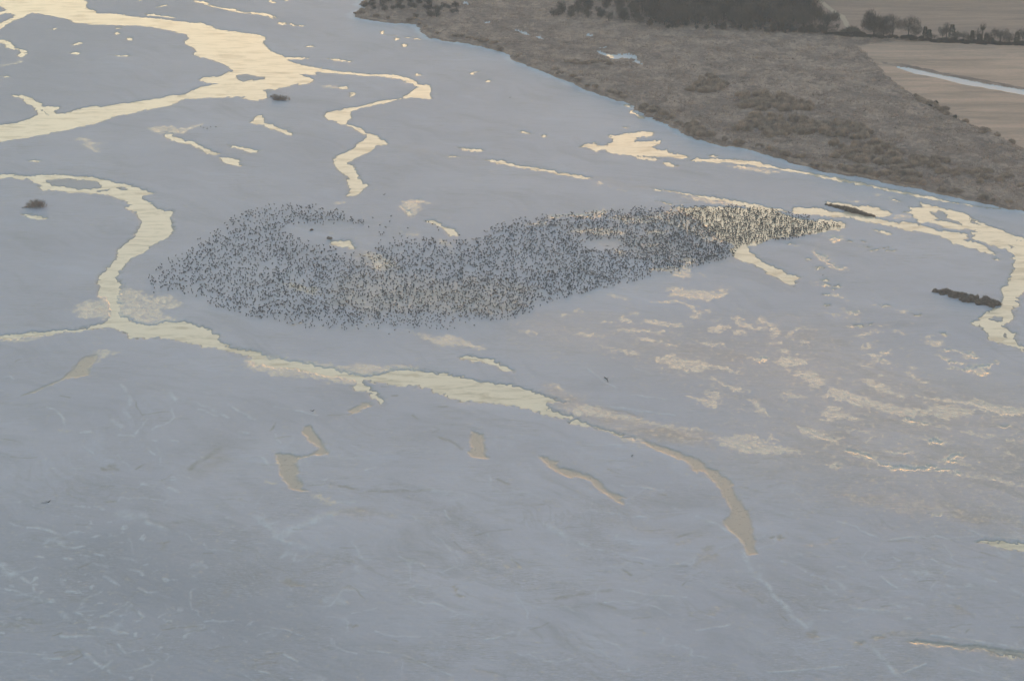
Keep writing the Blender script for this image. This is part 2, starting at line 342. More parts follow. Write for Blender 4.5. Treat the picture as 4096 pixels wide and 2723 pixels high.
L('31', '345,1040 440,1030 380,1060 500,1065 580,1080 570,1090 400,1075'); L('31', '700,1290 770,1305 840,1295 870,1325 800,1345 730,1325', 1.4); L('31', '510,1310 540,1330 650,1350 830,1370 700,1368 600,1355'); L('31', '1110,1463 1200,1478 1290,1515 1200,1508'); L('31', '880,1490 980,1490 930,1530 870,1560 820,1560')
# patchy thin ice, lower right
L('32', '1570,100 1680,75 1740,105 1830,115 1880,110 1940,160 1910,185 1830,175 1790,130 1700,110 1620,105', 1.5); L('32', '1560,125 1650,165 1660,190 1600,187', 1.5)
L('32', '1650,190 1750,205 1840,215 1800,230 1720,220 1680,245 1790,262 1880,240 2000,225 2060,210 2100,195 2150,215 2060,240 2040,280 2090,305 2010,320 1990,340 1930,330 1860,305 1750,285 1650,265 1690,240 1640,215', 1.5)
L('32', '1380,0 1560,0 1640,45 1600,70 1480,60 1450,25'); L('32', '850,80 930,40 980,20 950,60 890,100 940,130 1060,135 1055,100 1130,100 1130,140 1050,155 1010,160 1080,195 1150,215 1000,210 940,200 990,170 920,140', 1.3)
for a in ((1205,232,28,8),(1330,265,54,10,12),(1310,298,34,9),(1345,95,25,6),(1240,75,34,6),(1055,866,32,10),(1530,50,0.1,0.1),(660,1175,50,18,20),(1740,1215,70,16,10),(1250,680,80,10,8),(1620,800,80,14,15),(1300,320,80,20,20),(900,250,70,12,15),(1050,330,70,10,10),(60,30,80,20),(350,20,60,14),(160,110,80,18,10),(2200,1040,80,12,25),(2100,620,60,14)):
    if a[2] > 1: L('32', ell('32', *a))
L('32', '0,210 100,170 200,160 330,170 380,200 330,230 200,260 60,240'); L('32', '180,270 280,290 480,310 540,400 440,450 360,420 290,340')
L('32', '450,520 560,490 560,430 700,460 850,510 1000,560 1200,610 1450,630 1560,600 1700,610 1880,640 1900,690 1700,745 1500,710 1250,710 1100,690 990,640 850,620 720,580 600,560')
L('32', '880,360 980,355 1000,390 1100,400 1180,490 1300,530 1250,545 1130,520 980,460 920,420'); L('32', '1320,380 1450,390 1510,410 1420,417')
L('32', '1380,510 1600,540 1800,570 1950,560 2100,600 2359,640 2700,660 2700,720 2359,695 2200,705 2080,680 1950,640 1850,600 1650,580 1450,545', 1.2)
L('32', '2090,795 2200,765 2260,790 2200,814', 1.5); L('32', '1230,720 1400,730 1520,775 1450,785 1300,762', 1.3); L('32', '480,690 560,600 670,610 680,660 750,690 870,745 800,760 680,730 560,760 450,760 540,720')
L('32', '60,480 200,480 330,525 250,540 120,510'); L('32', '260,790 400,820 520,870 690,920 660,960 560,960 480,920 360,870 290,840', 1.2)
L('32', '680,985 850,1010 950,1060 1080,1120 1150,1145 1260,1150 1330,1160 1560,1165 1700,1200 1900,1240 2100,1270 2250,1320 2359,1345 2700,1420 2700,1440 2359,1362 2200,1325 2000,1275 1800,1245 1500,1205 1280,1215 1150,1200 1030,1160 950,1110 800,1060 690,1020', 1.3)
L('32', '700,845 800,820 990,850 870,860'); L('32', '840,925 940,920 990,950 900,957'); L('32', '1050,1010 1150,1030 1250,1010 1380,1045 1300,1055 1130,1050', 1.3); L('32', '1170,953 1320,1000 1250,987'); L('32', '1430,910 1550,905 1640,940 1650,990 1560,970 1460,960', 1.3); L('32', '1610,1130 1650,1040 1780,1045 1850,1080 1720,1095 1850,1160 1750,1145', 1.3); L('32', '550,1155 650,1150 700,1185 640,1200 580,1180', 1.3)
L('32', '-530,915 -300,880 -100,870 0,960 200,985 330,1050 200,1057 0,1050 -200,1062 -350,1000', 1.1); L('32', '0,850 60,870 70,920 130,935 0,942'); L('32', '1700,840 1900,850 2100,890 2359,930 2359,945 2100,910 1900,880'); L('32', '2150,1010 2250,1040 2359,1100 2250,1060')
L('22', '760,30 900,70 1060,85 1200,130 1220,155 1080,140 930,105 820,60'); L('22', '1270,180 1400,150 1480,120 1560,180 1750,200 1950,240 2150,310 2000,310 1850,260 1750,300 1600,310 1400,230', 1.1); L('22', '1750,345 1870,340 2000,430 2150,460 2170,480 2050,480 1900,400'); L('22', '2130,530 2250,540 2359,640 2359,720 2280,690 2230,600'); L('22', '2230,190 2280,150 2359,170 2359,220 2270,217', 1.3); L('22', '1100,0 1300,0 1500,40 1580,80 1400,50')
L('22', '1580,520 1660,520 1780,540 1840,540 1760,490 1800,475 1920,485 1940,530 1900,560 1940,600 1900,640 1750,600 1650,560'); L('22', '2000,660 2150,648 2140,667'); L('22', '1700,20 1900,30 1960,20 1950,60 1800,60')
L('22', '400,0 520,15 700,60 850,110 1050,160 1220,190 1400,260 1600,330 1750,380 1900,450 2050,520 2150,600 2100,590 1900,480 1700,390 1400,290 1150,190 900,125 650,70', .55)
D('O', '1200,735 1400,745 1650,770 1800,740 1950,780 2100,850 2359,900 2600,950 2600,1300 2359,1240 2100,1180 1900,1120 1700,1050 1740,960 1650,890 1500,840 1350,800 1230,780', .75)
D('O', '1770,770 1900,740 1990,820 2080,880 1960,860 1800,830', .6); D('O', '1950,830 2060,850 2200,900 2300,930 2150,930 2000,890', .7); D('O', '1900,1130 2050,1130 2359,1190 2359,1215 2150,1200 1990,1170', 1.0)
W('12', '0,150 300,195 700,262 930,330 1100,345 950,378 820,352 700,345 520,300 300,262 150,245 0,225')
W('01', '960,1155 1085,1150 1075,1210 1110,1260 1090,1310 1130,1370 1040,1375 1010,1300 1030,1240 980,1200')
W('01', '-300,1560 0,1528 300,1500 560,1482 860,1452 860,1470 600,1502 300,1532 0,1566 -300,1600')
H('33', '1280,1186 1400,1194 1560,1216 1750,1233 1950,1250 2151,1278 2351,1298 2700,1332 2700,1390 2351,1344 2100,1306 1900,1282 1700,1262 1450,1240 1300,1214')
L('21', '1150,430 1350,400 1500,350 1620,390 1780,500 1880,600 1960,660 1900,700 1750,660 1600,560 1400,480', .95)
# foreground pools
H('02', '900,130 850,140 780,160 730,195 700,230 660,280 600,330 560,370 470,400 410,430 330,465 200,515 320,482 440,432 560,382 640,350 720,348 820,325 835,300 830,260 880,210 910,160')
L('02', '840,120 900,95 990,92 1050,110 1120,115 1060,145 980,160 920,200 910,160 920,130'); L('02', ell('02',600,831,42,9)); D('02', '0,905 100,920 210,955 100,940'); D('02', ell('02',985,1190,60,22)); D('02', '1800,1130 1900,1040 2050,1000 2090,1080 1950,1190 1850,1260 1720,1310 1740,1230', .6)
L('02', '2255,240 2359,235 2359,300 2320,290')
H('12', '445,800 490,790 510,810 540,850 570,890 600,940 640,990 680,1040 640,1060 560,1065 470,1080 400,1100 370,1140 400,1200 390,1250 380,1270 430,1330 430,1370 480,1390 410,1400 330,1375 270,1310 210,1240 220,1190 190,1120 160,1060 220,1040 320,1060 430,1075 540,1040 580,1000 520,950 440,890 415,850')
L('12', '170,1060 195,1075 235,1150 240,1170 190,1130'); I('12', '335,1120 365,1118 375,1150 345,1165'); L('12', '510,1425 620,1430 700,1480 760,1530 700,1532 600,1480 540,1450'); L('12', '60,1290 130,1310 180,1340 120,1327')
H('12', '1980,840 2030,840 2060,860 2100,870 2110,1000 2100,1040 2150,1095 2080,1095 2000,1075 1940,1040 1990,1000 1970,920'); I('12', '2015,870 2035,930 2060,980 2085,1060 2095,1085 2080,1070 2045,985 2010,930')
H('12', '840,650 940,600 980,575 1050,580 1070,600 1050,620 970,640 970,665 880,690 840,700 870,670'); L('12', '680,740 840,705 860,710 740,735', .6)
W('33', '1910,293 2050,288 2200,298 2351,318 2700,345 2700,420 2351,384 2200,357 2100,325'); L('33', '1280,1190 1400,1190 1560,1215 1750,1230 1950,1245 2150,1270 2351,1290 2700,1320 2700,1390 2351,1342 2100,1307 1900,1282 1700,1262 1450,1242 1300,1215', .7); D('33', '1280,1180 1560,1205 2351,1280 2700,1310 2700,1370 2351,1330 1700,1250 1300,1220', 1.0); W('33', '1800,1268 2000,1290 2200,1318 2351,1340 2600,1375 2351,1350 2100,1315')
L('33', ell('33',1530,50,72,17,3), 1.5)
D('33', '1240,0 1900,20 2351,130 2700,210 2700,280 2351,200 1950,130 1700,100 1350,45')
D('33', '1715,878 1790,918 1895,988 1830,962 1750,922', 1.3)
for a in ((1010,1170,52,16),(1180,1155,62,12),(840,1230,48,20,-20),(395,1130,50,34),(600,270,60,12,5),(400,325,40,18),(120,265,30,15)): D('33', ell('33', *a), 1.2)
L('33', '1000,-10 1500,20 1850,70 1800,85 1500,60', .5); D('23', '1150,640 1250,610 1220,640'); D('23', '1750,945 1900,910 2000,925 1850,960', 1.2); D('23', '1450,285 1640,215 1600,260', 1.0); D('23', '1770,360 1920,350 1910,400 1790,410', .8); D('23', '1700,450 1950,440 2030,460 1950,490 1700,480', 1.0); D('23', '2050,710 2130,700 2200,740 2150,750', 1.); D('23', '2210,750 2270,790 2340,850 2290,820', 1.1); D('23', '1090,1100 1160,1100 1150,1115', 1.2); D('23', '900,110 1200,140 1400,170 1300,200 1100,180', .7)
L('23', '0,470 60,490 100,540 0,530', .7); L('13', '1940,385 2020,405 2150,425 2260,470 2351,540 2420,570 2351,595 2270,550 2210,470 2060,440', .55)
for a in ((890,1062,30,12),(1815,752,28,12),(900,715,40,10,35),(1480,1380,60,14,25),(2120,1490,120,12,20),(385,1510,28,9),(130,1415,120,7,-3),(140,1335,110,9,-6),(900,30,300,20,3),(330,690,70,25),(2000,405,60,9,25)): D('13', ell('13', *a), 1.1)
for a in ((2070,755,55,20),(1810,850,40,14),(110,1115,130,14,-3),(1500,305,60,9,-15),(1560,130,80,12,8),(640,1330,110,30,-5),(310,1040,80,9,5),(1650,1085,180,7,-4),(1060,1435,50,16),(970,1230,30,9)): D('03', ell('03', *a), 1.0)
D('11', ell('11',370,1420,60,18), 1.0); D('10', '1215,1335 1400,1365 1600,1402 1790,1436 2110,1470 2110,1478 1790,1446 1590,1412 1390,1378', .8)
D('21', '740,75 1000,120 1300,165 1400,185 1200,175 950,140 740,90', .7)

# ------------------------------------------------------------------ bank and fields
BANK = tile('O', '850,-160 850,0 825,12 845,18 812,35 820,42 860,50 900,55 960,58 970,75 985,88 1010,93 1060,100 1110,110 1170,125 1180,140 1220,155 1270,175 1310,190 1340,205 1385,220 1420,232 1450,240 1470,258 1500,275 1545,292 1590,318 1620,328 1680,340 1720,345 1760,358 1810,372 1865,388 1900,398 1960,408 2000,412 2060,430 2120,437 2170,452 2240,465 2310,480 2359,488 2700,560 2700,-160')
FIELD = tile('30', '840,450 900,500 960,560 1040,640 1110,720 1200,800 1290,860 1400,920 1520,970 1650,1040 1750,1100 1850,1150 1950,1200 2100,1260 2200,1320 2359,1390 3000,1650 3000,480 2359,432 2000,412 1600,402 1200,394 1120,412 950,425')
FARFIELD = tile('30', '430,-600 440,0 520,130 600,200 600,300 700,318 880,345 1130,372 1400,380 2000,410 2359,425 3000,470 3000,-600')
CANAL = tile('30', '1190,635 1310,645 1500,690 1750,740 2000,790 2359,850 3000,960 3000,1010 2359,892 2150,850 1800,790 1550,725 1350,690')
POOLS = [tile('20', '785,492 850,505 900,520 980,525 1040,520 1100,530 1150,545 1140,562 1090,562 1030,550 960,552 940,565 900,548 850,528'), tile('20', '1115,580 1150,578 1178,590 1170,602 1130,596'), tile('20', ell('20',1185,618,14,8)), tile('20', ell('20',838,466,30,6)), tile('20', ell('20',710,348,22,8)), tile('10', ell('10',1310,5,45,14)), tile('20', ell('20',260,365,34,9,30)), tile('20', ell('20',100,320,70,10,20)), tile('10', ell('10',1930,48,30,9,25)), tile('10', ell('10',2125,228,16,8))]
POOL_WATER = tile('20', '860,520 900,522 940,530 925,545 890,540')
TRACK = tile('30', '440,-400 470,0 560,80 620,125 700,170 725,215 745,262 790,280 760,285 715,255 690,200 640,160 540,85 450,10 400,-400')
D('O', '-300,1200 300,1180 700,1330 900,1500 1000,1800 -300,1800', 1.0)  # lower left corner: lens falloff painted into the ice colour, with some darker sediment
D('O', '-300,-100 700,-100 500,30 250,120 150,260 -300,300', .5); D('O', '1500,1480 2000,1400 2600,1300 2600,1800 1500,1800', .35)  # same painted corner falloff, upper left and lower right
DITCH = tile('30', '1030,588 1200,602 1400,642 1600,688 1900,742 2200,796 2359,832 3000,945 3000,965 2359,853 2000,792 1750,742 1500,692 1310,647 1190,632')

# drift ridges (pale) and silt threads (dark) on the near flats: polylines with a width in tile units
PALE = {
 '23': '2120,380 2200,560 2351,700 2420,800 2520,910 2600,1000 2690,1080|34; 1700,60 1900,150 2000,210 2110,300 2160,400|26; 700,360 900,380 1100,430 1300,470 1500,520|12; 640,0 900,30 1100,70 1300,70|14; 850,850 1050,845 1200,860 1320,900 1450,960|14; 160,1330 300,1390 420,1410 550,1370|16; 710,1190 850,1200 960,1240 1010,1290 1050,1400 1070,1480 960,1490|13; 0,860 100,870 140,950 140,1000|11; 1760,960 1850,990|14; 1700,1110 2000,1060|20; 300,130 500,250 700,340|40; 1000,730 1300,790 1600,800|16',
 '33': '640,110 800,150 850,200 990,250|16; 1120,280 1250,265 1330,245 1450,255 1550,240 1650,265 1800,250 1900,240|15; 1840,190 1950,230 2100,250 2300,280|13; 740,880 800,910 950,920 1100,930 1200,930|24; 460,915 560,940|18; 360,830 400,865|24; 440,730 480,770|16; 520,700 620,780|16; 1040,620 1130,690 1170,715|14; 1500,460 1570,500 1720,550|18; 1370,580 1460,585|70; 1860,700 1920,705|60; 1990,640 2090,660|22; 2230,720 2310,770|18; 130,470 260,520 350,570|16; 400,600 530,640|16; 380,1220 500,1200 620,1180|15; 950,1250 1050,1380 1200,1530|34; 0,1500 400,1470 700,1440|20; 1250,1500 1450,1410|15; 1500,1150 1800,1200 2100,1230 2351,1280|20; 1260,630 1320,640|18; 640,525 700,520|20; 1150,440 1200,470|16; 1640,690 1700,720|18; 1250,1000 1300,1000|24',
 '13': '1420,800 1450,840 1550,860 1640,860 1750,910 1850,950 1980,970 2070,990|18; 700,1190 710,1250 780,1290 930,1325|15; 1020,1300 1200,1310 1330,1330 1430,1360 1500,1400 1650,1470 1800,1530|15; 0,1480 100,1490 180,1560|18; 250,1330 380,1390|15; 2351,1130 2200,1180 2080,1200|16; 1690,580 1800,540 1900,510|16; 1740,10 1760,60 1840,130|16; 1300,430 1400,470 1540,520|20; 880,950 1000,930 1110,910|14; 660,830 790,850|60; 1100,1110 1200,1160 1500,1170|14; 60,1070 300,1110 450,1170|12; 0,60 120,160 260,300 500,360|40; 700,40 400,150 200,250|60',
 '03': '80,120 180,155|15; 250,170 400,180 500,210 560,235 640,230|22; 540,315 620,350 780,345|19; 860,405 950,425|18; 1080,440 1200,455 1260,490|22; 850,490 990,535|18; 1180,550 1270,570 1310,605|22; 960,620 1020,650 1090,700|26; 1270,720 1340,760 1460,760|22; 20,520 120,600|80; 0,720 150,750 300,800 400,830 480,860|20; 390,830 470,840|40; 550,650 560,690|22; 610,755 690,760|26; 720,740 750,775|20; 560,940 620,1000|42; 680,945 740,965|26; 780,1000 830,1020|22; 560,1165 650,1170 840,1155 920,1160|30; 1030,1110 1120,1130|26; 800,1330 850,1390 920,1430|30; 1080,1245 1160,1310|22; 1270,1470 1400,1420 1450,1380|26; 1180,1480 1250,1470|22; 400,1320 450,1390|32; 0,1300 200,1320 400,1340|13; 1110,40 1290,70|70; 1340,110 1540,190|38; 1870,320 1900,370 2000,370 2150,385|18; 1760,510 1830,485 1890,530|26; 690,60 760,80|18; 800,160 850,180|16; 1280,940 1320,980|20; 1450,990 1530,960 1640,940|14; 920,990 1100,920|12; 200,625 270,680|28; 300,720 320,755|22; 350,430 400,440|22; 740,420 820,435|20; 590,450 660,460|24; 640,1170 700,1175|26; 1440,1300 1480,1270|22; 1010,1390 940,1460|24',
 '02': '1110,420 1170,490 1200,540 1190,600 1130,650 1190,710|26; 1020,740 1120,800|34; 440,620 540,680 580,720 600,790|18; 1700,560 1800,590 1910,620|22; 1820,640 2000,700|20; 1960,650 2100,720|26; 2100,600 2200,660 2350,735|20; 1590,640 1600,720 1500,790 1400,830|16; 1350,730 1300,810 1250,870|16; 1350,990 1420,1060|18; 1440,1000 1490,1060 1470,1130|12; 1370,930 1440,935|16; 1520,920 1640,940|14; 1310,1330 1420,1360|26; 1260,1460 1500,1480|16; 740,860 840,845|22; 1090,880 1240,890|20; 1500,480 1560,500 1620,550|34; 30,350 90,335 120,370|14; 760,985 850,1050|14; 1080,1060 1130,1120 1200,1170|12; 870,1530 950,1560|24; 690,1540 820,1550|22; 1560,1370 1640,1400|26; 2200,850 2280,860|26',
 '22': '0,1390 150,1420 260,1450|12; 1000,1340 1150,1355 1400,1390|16; 700,280 820,370 950,440|14; 700,970 1000,980|12; 1100,510 1500,560|16; 900,620 1500,700|14; 1120,260 1300,330|14',
 '12': '170,620 280,640 400,660 560,700|14; 0,1050 120,1150|24; 600,1300 640,1290 600,1340|14; 180,880 220,960|16; 700,1500 900,1500|24; 2150,1250 2160,1350 2250,1400|14; 1000,1200 1100,1180|14'}
DARK = {
 '03': '1500,1160 1650,1150 1780,1115 1890,1100|13; 1480,1105 1600,1090 1820,1070|13; 250,1030 380,1045|15; 480,1160 560,1130|14; 500,1320 620,1295 720,1300 760,1340 680,1380|12; 550,1360 640,1330|15; 1930,1290 2040,1260 2130,1255|13; 1440,310 1560,292|12; 700,140 800,142|10; 720,530 830,490|12; 1300,1180 1200,1195|10; 1600,960 1640,945|12; 1870,405 1950,400|16; 2180,1450 2080,1470|14',
 '13': '1820,300 1880,360 1960,400|9; 860,695 920,740 1010,820|11; 2010,1465 2200,1500 2300,1535|12; 0,1340 240,1320|13; 2000,240 2100,210 2340,180|9; 1400,1370 1540,1400|20; 1640,1440 1740,1440|10; 60,1420 240,1410|12; 780,350 900,350|14; 340,185 500,180|9; 1250,1200 1290,1210|16',
 '33': '1290,1200 1560,1226 1950,1264 2351,1312 2600,1345|34; 960,1170 1060,1175|26; 1120,1155 1240,1155|22; 800,1250 880,1215|36; 370,1140 430,1120|44; 1715,880 1790,925 1890,985|30; 1680,1080 1850,1050|15; 2230,1075 2351,1080|14; 100,950 170,1020|16; 420,880 560,920|11; 1000,560 1200,540|12; 1380,655 1560,655|10; 1100,295 1320,285|10; 620,850 780,810|10; 860,840 1000,805|14; 1040,890 1130,885|18; 1850,1100 1820,1130|16; 20,260 40,250|24; 110,265 140,270|20; 1940,390 2200,460|10',
 '23': '1560,690 1640,610 1760,560|11; 170,1105 340,1045|9; 220,830 270,850|13; 2060,700 2300,850|18; 1000,450 1200,500|14; 1010,560 1100,600|20; 1300,520 1600,520|22; 1500,260 1640,215|20; 1220,190 1400,185|12; 500,170 690,158|9; 0,460 90,540|14; 0,660 70,680|16; 1100,1000 1280,985|14; 400,820 900,740|30; 800,860 950,910|12',
 '02': '560,525 640,530|11; 1240,560 1270,630 1320,700|10; 1330,690 1560,660|8; 1250,1195 1380,1130|14; 1500,1300 1600,1240|12; 930,1360 1050,1350|11; 0,905 100,925 210,955|11; 100,1080 220,1090 330,1085|11; 940,1190 1080,1200|30; 200,515 330,470 440,425 560,370 640,300 700,230 780,160 880,130|11; 150,1500 260,1490|10; 470,1495 590,1475|11; 960,1500 1110,1495|14; 1750,1190 2060,980|40; 140,210 190,180|10',
 '22': '850,350 890,390|1; 720,610 1000,660 1200,720|14; 600,755 800,800 1000,860 1160,905 1300,955 1470,1010 1600,1060 1720,1105 1800,1160|10; 2040,1340 2170,1370|12; 1920,1400 2000,1490|8; 300,575 310,630 500,705 560,715|9; 0,435 130,460 280,495 400,545 520,578|9; 190,1530 370,1510|20; 280,1490 330,1495|14; 890,1195 970,1230|9; 1340,1430 1420,1430|14; 400,1140 440,1180 540,1195 700,1240 860,1350|9',
 '12': '500,800 560,880 600,945 720,980|10; 2030,880 2050,960 2090,1060 2150,1090|7; 1350,230 1700,300 2000,365 2359,432|9; 880,340 960,375 1110,495 1200,550|9; 660,700 850,690|8; 1620,860 1690,830 1640,810|12; 1700,900 1900,1000|26; 700,1330 1000,1400 1600,1390|26; 2220,1290 2340,1340|22; 130,840 190,770|12; 190,910 330,890|10; 1930,570 2120,575|10; 1160,430 1230,435|12; 1250,520 1300,522|10; 1680,615 1760,612|14; 1440,700 1490,735|20; 480,1350 620,1330|16'}
def strokes(tab):
    out = []
    for t, s in tab.items():
        for one in s.split(';'):
            pts, w = one.strip().split('|')
            out.append((tile(t, pts), float(w) * .434))
    return out

# ------------------------------------------------------------------ the river plain: one real relief, water lying in its channels
def fan(u0, u1, nu, v0, v1, nv):
    u = np.linspace(u0, u1, nu); v = np.linspace(v1, v0, nv)      # near rows first
    U, V = np.meshgrid(u, v)
    x, y = G(U, V)
    return U, V, x.astype(np.float32), y.astype(np.float32)

def fan_faces(nu, nv, keep=None):
    i = np.arange(nv - 1)[:, None] * nu + np.arange(nu - 1)[None, :]
    f = np.stack([i, i + 1, i + 1 + nu, i + nu], -1)
    if keep is not None:
        k = keep[:-1, :-1] | keep[1:, :-1] | keep[:-1, 1:] | keep[1:, 1:]
        f = f[k]
    return f.reshape(-1, 4)

def compact(verts, faces, *arrs):
    used = np.unique(faces); m = np.full(len(verts), -1, np.int64); m[used] = np.arange(len(used))
    return (verts[used], m[faces]) + tuple(a.ravel()[used] for a in arrs)

NU, NV = 1420, 960
U, V, X, Y = fan(-320, 4460, NU, -150, 2900, NV)
us, vs = U[0], V[:, 0]

def window(pix, pad_u, pad_v):
    c0 = np.searchsorted(us, pix[:, 0].min() - pad_u); c1 = np.searchsorted(us, pix[:, 0].max() + pad_u)
    r0 = np.searchsorted(-vs, -(pix[:, 1].max() + pad_v)); r1 = np.searchsorted(-vs, -(pix[:, 1].min() - pad_v))
    return slice(r0, r1), slice(c0, c1)

# ragged shorelines: the plan coordinates are jostled a little before the outlines are tested
WX = X + 1.1 * perlin(X / 9, Y / 14) + 1.05 * perlin(X / 3.1 + 40, Y / 5 + 9) + 0.85 * perlin(X / 1.5 + 7, Y / 2.6)
WY = Y + 1.6 * perlin(X / 9 + 80, Y / 14 + 3) + 1.9 * perlin(X / 3.1 + 11, Y / 5 + 70) + 1.7 * perlin(X / 1.5 - 7, Y / 2.6)
field = np.full(X.shape, 8.0, np.float32)
for p in WATER:
    w = window(p, 80, 40)
    if 0 in field[w].shape: continue
    field[w] = np.minimum(field[w], sdf(WX[w], WY[w], ground_poly(p)))
for p in ISLE:
    w = window(p, 40, 20)
    field[w] = np.maximum(field[w], np.clip(-sdf(WX[w], WY[w], ground_poly(p)), -9, 0.8) * 0.7)
hollow = np.zeros(X.shape, np.float32)
for p in HOLLOW:
    w = window(p, 40, 20)
    hollow[w] = np.maximum(hollow[w], sstep(.9, -.9, sdf(X[w] + .5 * (WX[w] - X[w]), Y[w] + .5 * (WY[w] - Y[w]), ground_poly(p))))
field = np.clip(field, -8, 8)
FLOW = math.radians(-38)                         # the braids run from upper left to lower right
cf, sf = math.cos(FLOW), math.sin(FLOW)
A1 = X * cf - Y * sf * -1; A1 = X * cf + Y * sf; A2 = -X * sf + Y * cf
slush = np.zeros(X.shape, np.float32); wet = np.zeros(X.shape, np.float32); corner_dim = np.zeros(X.shape, np.float32)
for p, k in SLUSH:
    w = window(p, 50, 25)
    if 0 in slush[w].shape: continue
    d = sdf(WX[w], WY[w], ground_poly(p))
    slush[w] = np.maximum(slush[w], k * sstep(2.4, -2.2, d + 1.0 * fbm(X[w] / 2.6, Y[w] / 3.6 + 20, 2)))
for p, k in WET_AND_DIM:
    w = window(p, 60, 30)
    d = sdf(WX[w] + 4 * perlin(X[w] / 14, Y[w] / 14), WY[w] + 6 * perlin(X[w] / 14 + 9, Y[w] / 20), ground_poly(p))
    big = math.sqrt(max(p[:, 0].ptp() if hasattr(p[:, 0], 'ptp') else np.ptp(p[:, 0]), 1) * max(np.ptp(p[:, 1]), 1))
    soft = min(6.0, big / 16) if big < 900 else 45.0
    dst = corner_dim if big >= 900 and len(p) <= 7 else wet  # large simple outlines are painted corner darkening, the others wet ground
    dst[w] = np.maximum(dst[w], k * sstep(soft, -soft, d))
bank_g = ground_poly(BANK)
db = sdf(X + 1.5 * perlin(X / 6, Y / 9) + .8 * perlin(X / 2.2, Y / 3), Y + 2.5 * perlin(X / 6 + 5, Y / 9) + 1.2 * perlin(X / 2.2, Y / 3 + 8), bank_g)
# half frozen patches: thin ice broken by small openings
n_s = 0.75 * fbm(X / 5.0, Y / 5.5, 4, .65) + 0.5 * fbm(X / 1.7 + 31, Y / 2.8, 2)
streak = fbm(X / 7 + .15 * Y / 7, Y / 4.2, 5, .68)
slush = slush * sstep(-.55, .05, streak + .55 * (np.clip(slush, 0, 1.5) - .5))
slush = np.maximum(slush, .30 * np.clip(wet, 0, 1) * sstep(900, 1150, V) * sstep(700, 1500, U))
sl1 = np.clip(slush, 0, 1)
f_s = 0.42 + 1.15 * n_s - 0.6 * np.clip(slush - 1, 0, 1)
ow = sstep(1.15, 1.3, slush)
field = np.where(field > 0, np.minimum(field, 8 * (1 - ow) + (f_s + .1) * ow), field)
land = sstep(0.2, 2.5, field)
ridge = 1 - np.abs(fbm(A1 / 9 + 3, A2 / 4.5 + 8, 4))
near = sstep(1300, 2300, V)
slw = ow
z = np.where(field > 0, 0.015 + (0.26 - .20 * slw) * np.tanh(field / (1.0 + slw)), -0.25 * np.tanh(-field / 1.0))
z = z + land * (1 - ow) * (0.10 * fbm(X / 34, Y / 34, 4) + (0.04 + 0.07 * near) * (ridge - .75) + (.015 + .02 * near) * fbm(A1 / 1.6, A2 / 2.6, 3) + 0.05)
z = z - land * np.clip(wet, 0, 1) * 0.05
z = z * (1 - hollow) + hollow * .17
z = np.where(field > 0.05, np.maximum(z, 0.012), z)
nf0 = .25 + .75 * sstep(1300, 2300, V)
# curved sediment bands and threads, in warped flow coordinates
wx = X + 22 * fbm(X / 75, Y / 95, 3); wy = Y + 34 * fbm(X / 75 + 9, Y / 95 + 4, 3)
B1 = wx * cf + wy * sf; B2 = -wx * sf + wy * cf
band = fbm(B1 / 70, B2 / 9, 5, .6)
tone = .75 * band + .6 * fbm(wx / 45 + 3, wy / 50, 4) + .55 * nf0 * fbm(wx / 14 + 30, wy / 20, 4, .55)
thread = sstep(.93, .985, 1 - np.abs(fbm(B1 / 48 + 7, B2 / 11 + 2, 4, .55))) * sstep(-.05, .35, fbm(X / 40 + 60, Y / 50, 2))
thread2 = sstep(.94, .99, 1 - np.abs(fbm(B1 / 38 - 7, B2 / 13 + 22, 4, .55))) * sstep(0, .35, fbm(X / 50 - 60, Y / 60, 2))
nf = .35 + .65 * near
pale = thread2 * near * .14; dark = thread * .22 * nf
# smooth plates of ice parted by rippled ground; drifted chunks lie in the rippled parts
n_p = fbm(wx / 30, wy / 40, 4, .45)
rip = sstep(-.05, .3, n_p + .25 * fbm(X / 8, Y / 11, 3)) * near
pale = pale + .40 * near * np.exp(-((n_p - .02) / .022) ** 2) * sstep(-.1, .3, fbm(X / 13 + 2, Y / 16, 3))
chunk = sstep(.36, .50, fbm(X / 4.2 + 70, Y / 4.6, 2, .4)) * sstep(1700, 1950, V) * sstep(1500, 500, U) * sstep(-.1, .25, fbm(X / 22, Y / 28 + 50, 2))
pale = np.maximum(pale, .55 * chunk)
for tab, dst, amp in ((PALE, pale, .55), (DARK, dark, .55)):
    for pts, wpx in strokes(tab):
        w = window(pts, 40, 30)
        if 0 in dst[w].shape: continue
        uu_ = U[w] + 7 * perlin(X[w] / 4.5, Y[w] / 7); vv_ = V[w] + 4 * perlin(X[w] / 4.5 + 5, Y[w] / 7)
        d2 = np.full(uu_.shape, 1e9, np.float32)
        for i in range(len(pts) - 1):
            (x0, y0), (x1, y1) = pts[i], pts[i + 1]
            ex, ey = x1 - x0, (y1 - y0) * 1.5; qx = uu_ - x0; qy = (vv_ - y0) * 1.5
            t = np.clip((qx * ex + qy * ey) / (ex * ex + ey * ey + 1e-6), 0, 1)
            d2 = np.minimum(d2, (qx - t * ex) ** 2 + (qy - t * ey) ** 2)
        rr = max(wpx * .85, 4.2)
        dst[w] = np.maximum(dst[w], amp * sstep(1.4, .1, np.sqrt(d2) / rr) * np.clip(.75 + .9 * perlin(X[w] / 5, Y[w] / 8), 0, 1.2))
pale *= land; dark *= land
z = z + pale * .12 - dark * .06
verts = np.stack([X, Y, z], -1).reshape(-1, 3)
frost = np.clip(sstep(7, 0, db) * 0.9, 0, 1)
verts = np.stack([X, Y, z], -1).reshape(-1, 3)
keep = db > -7
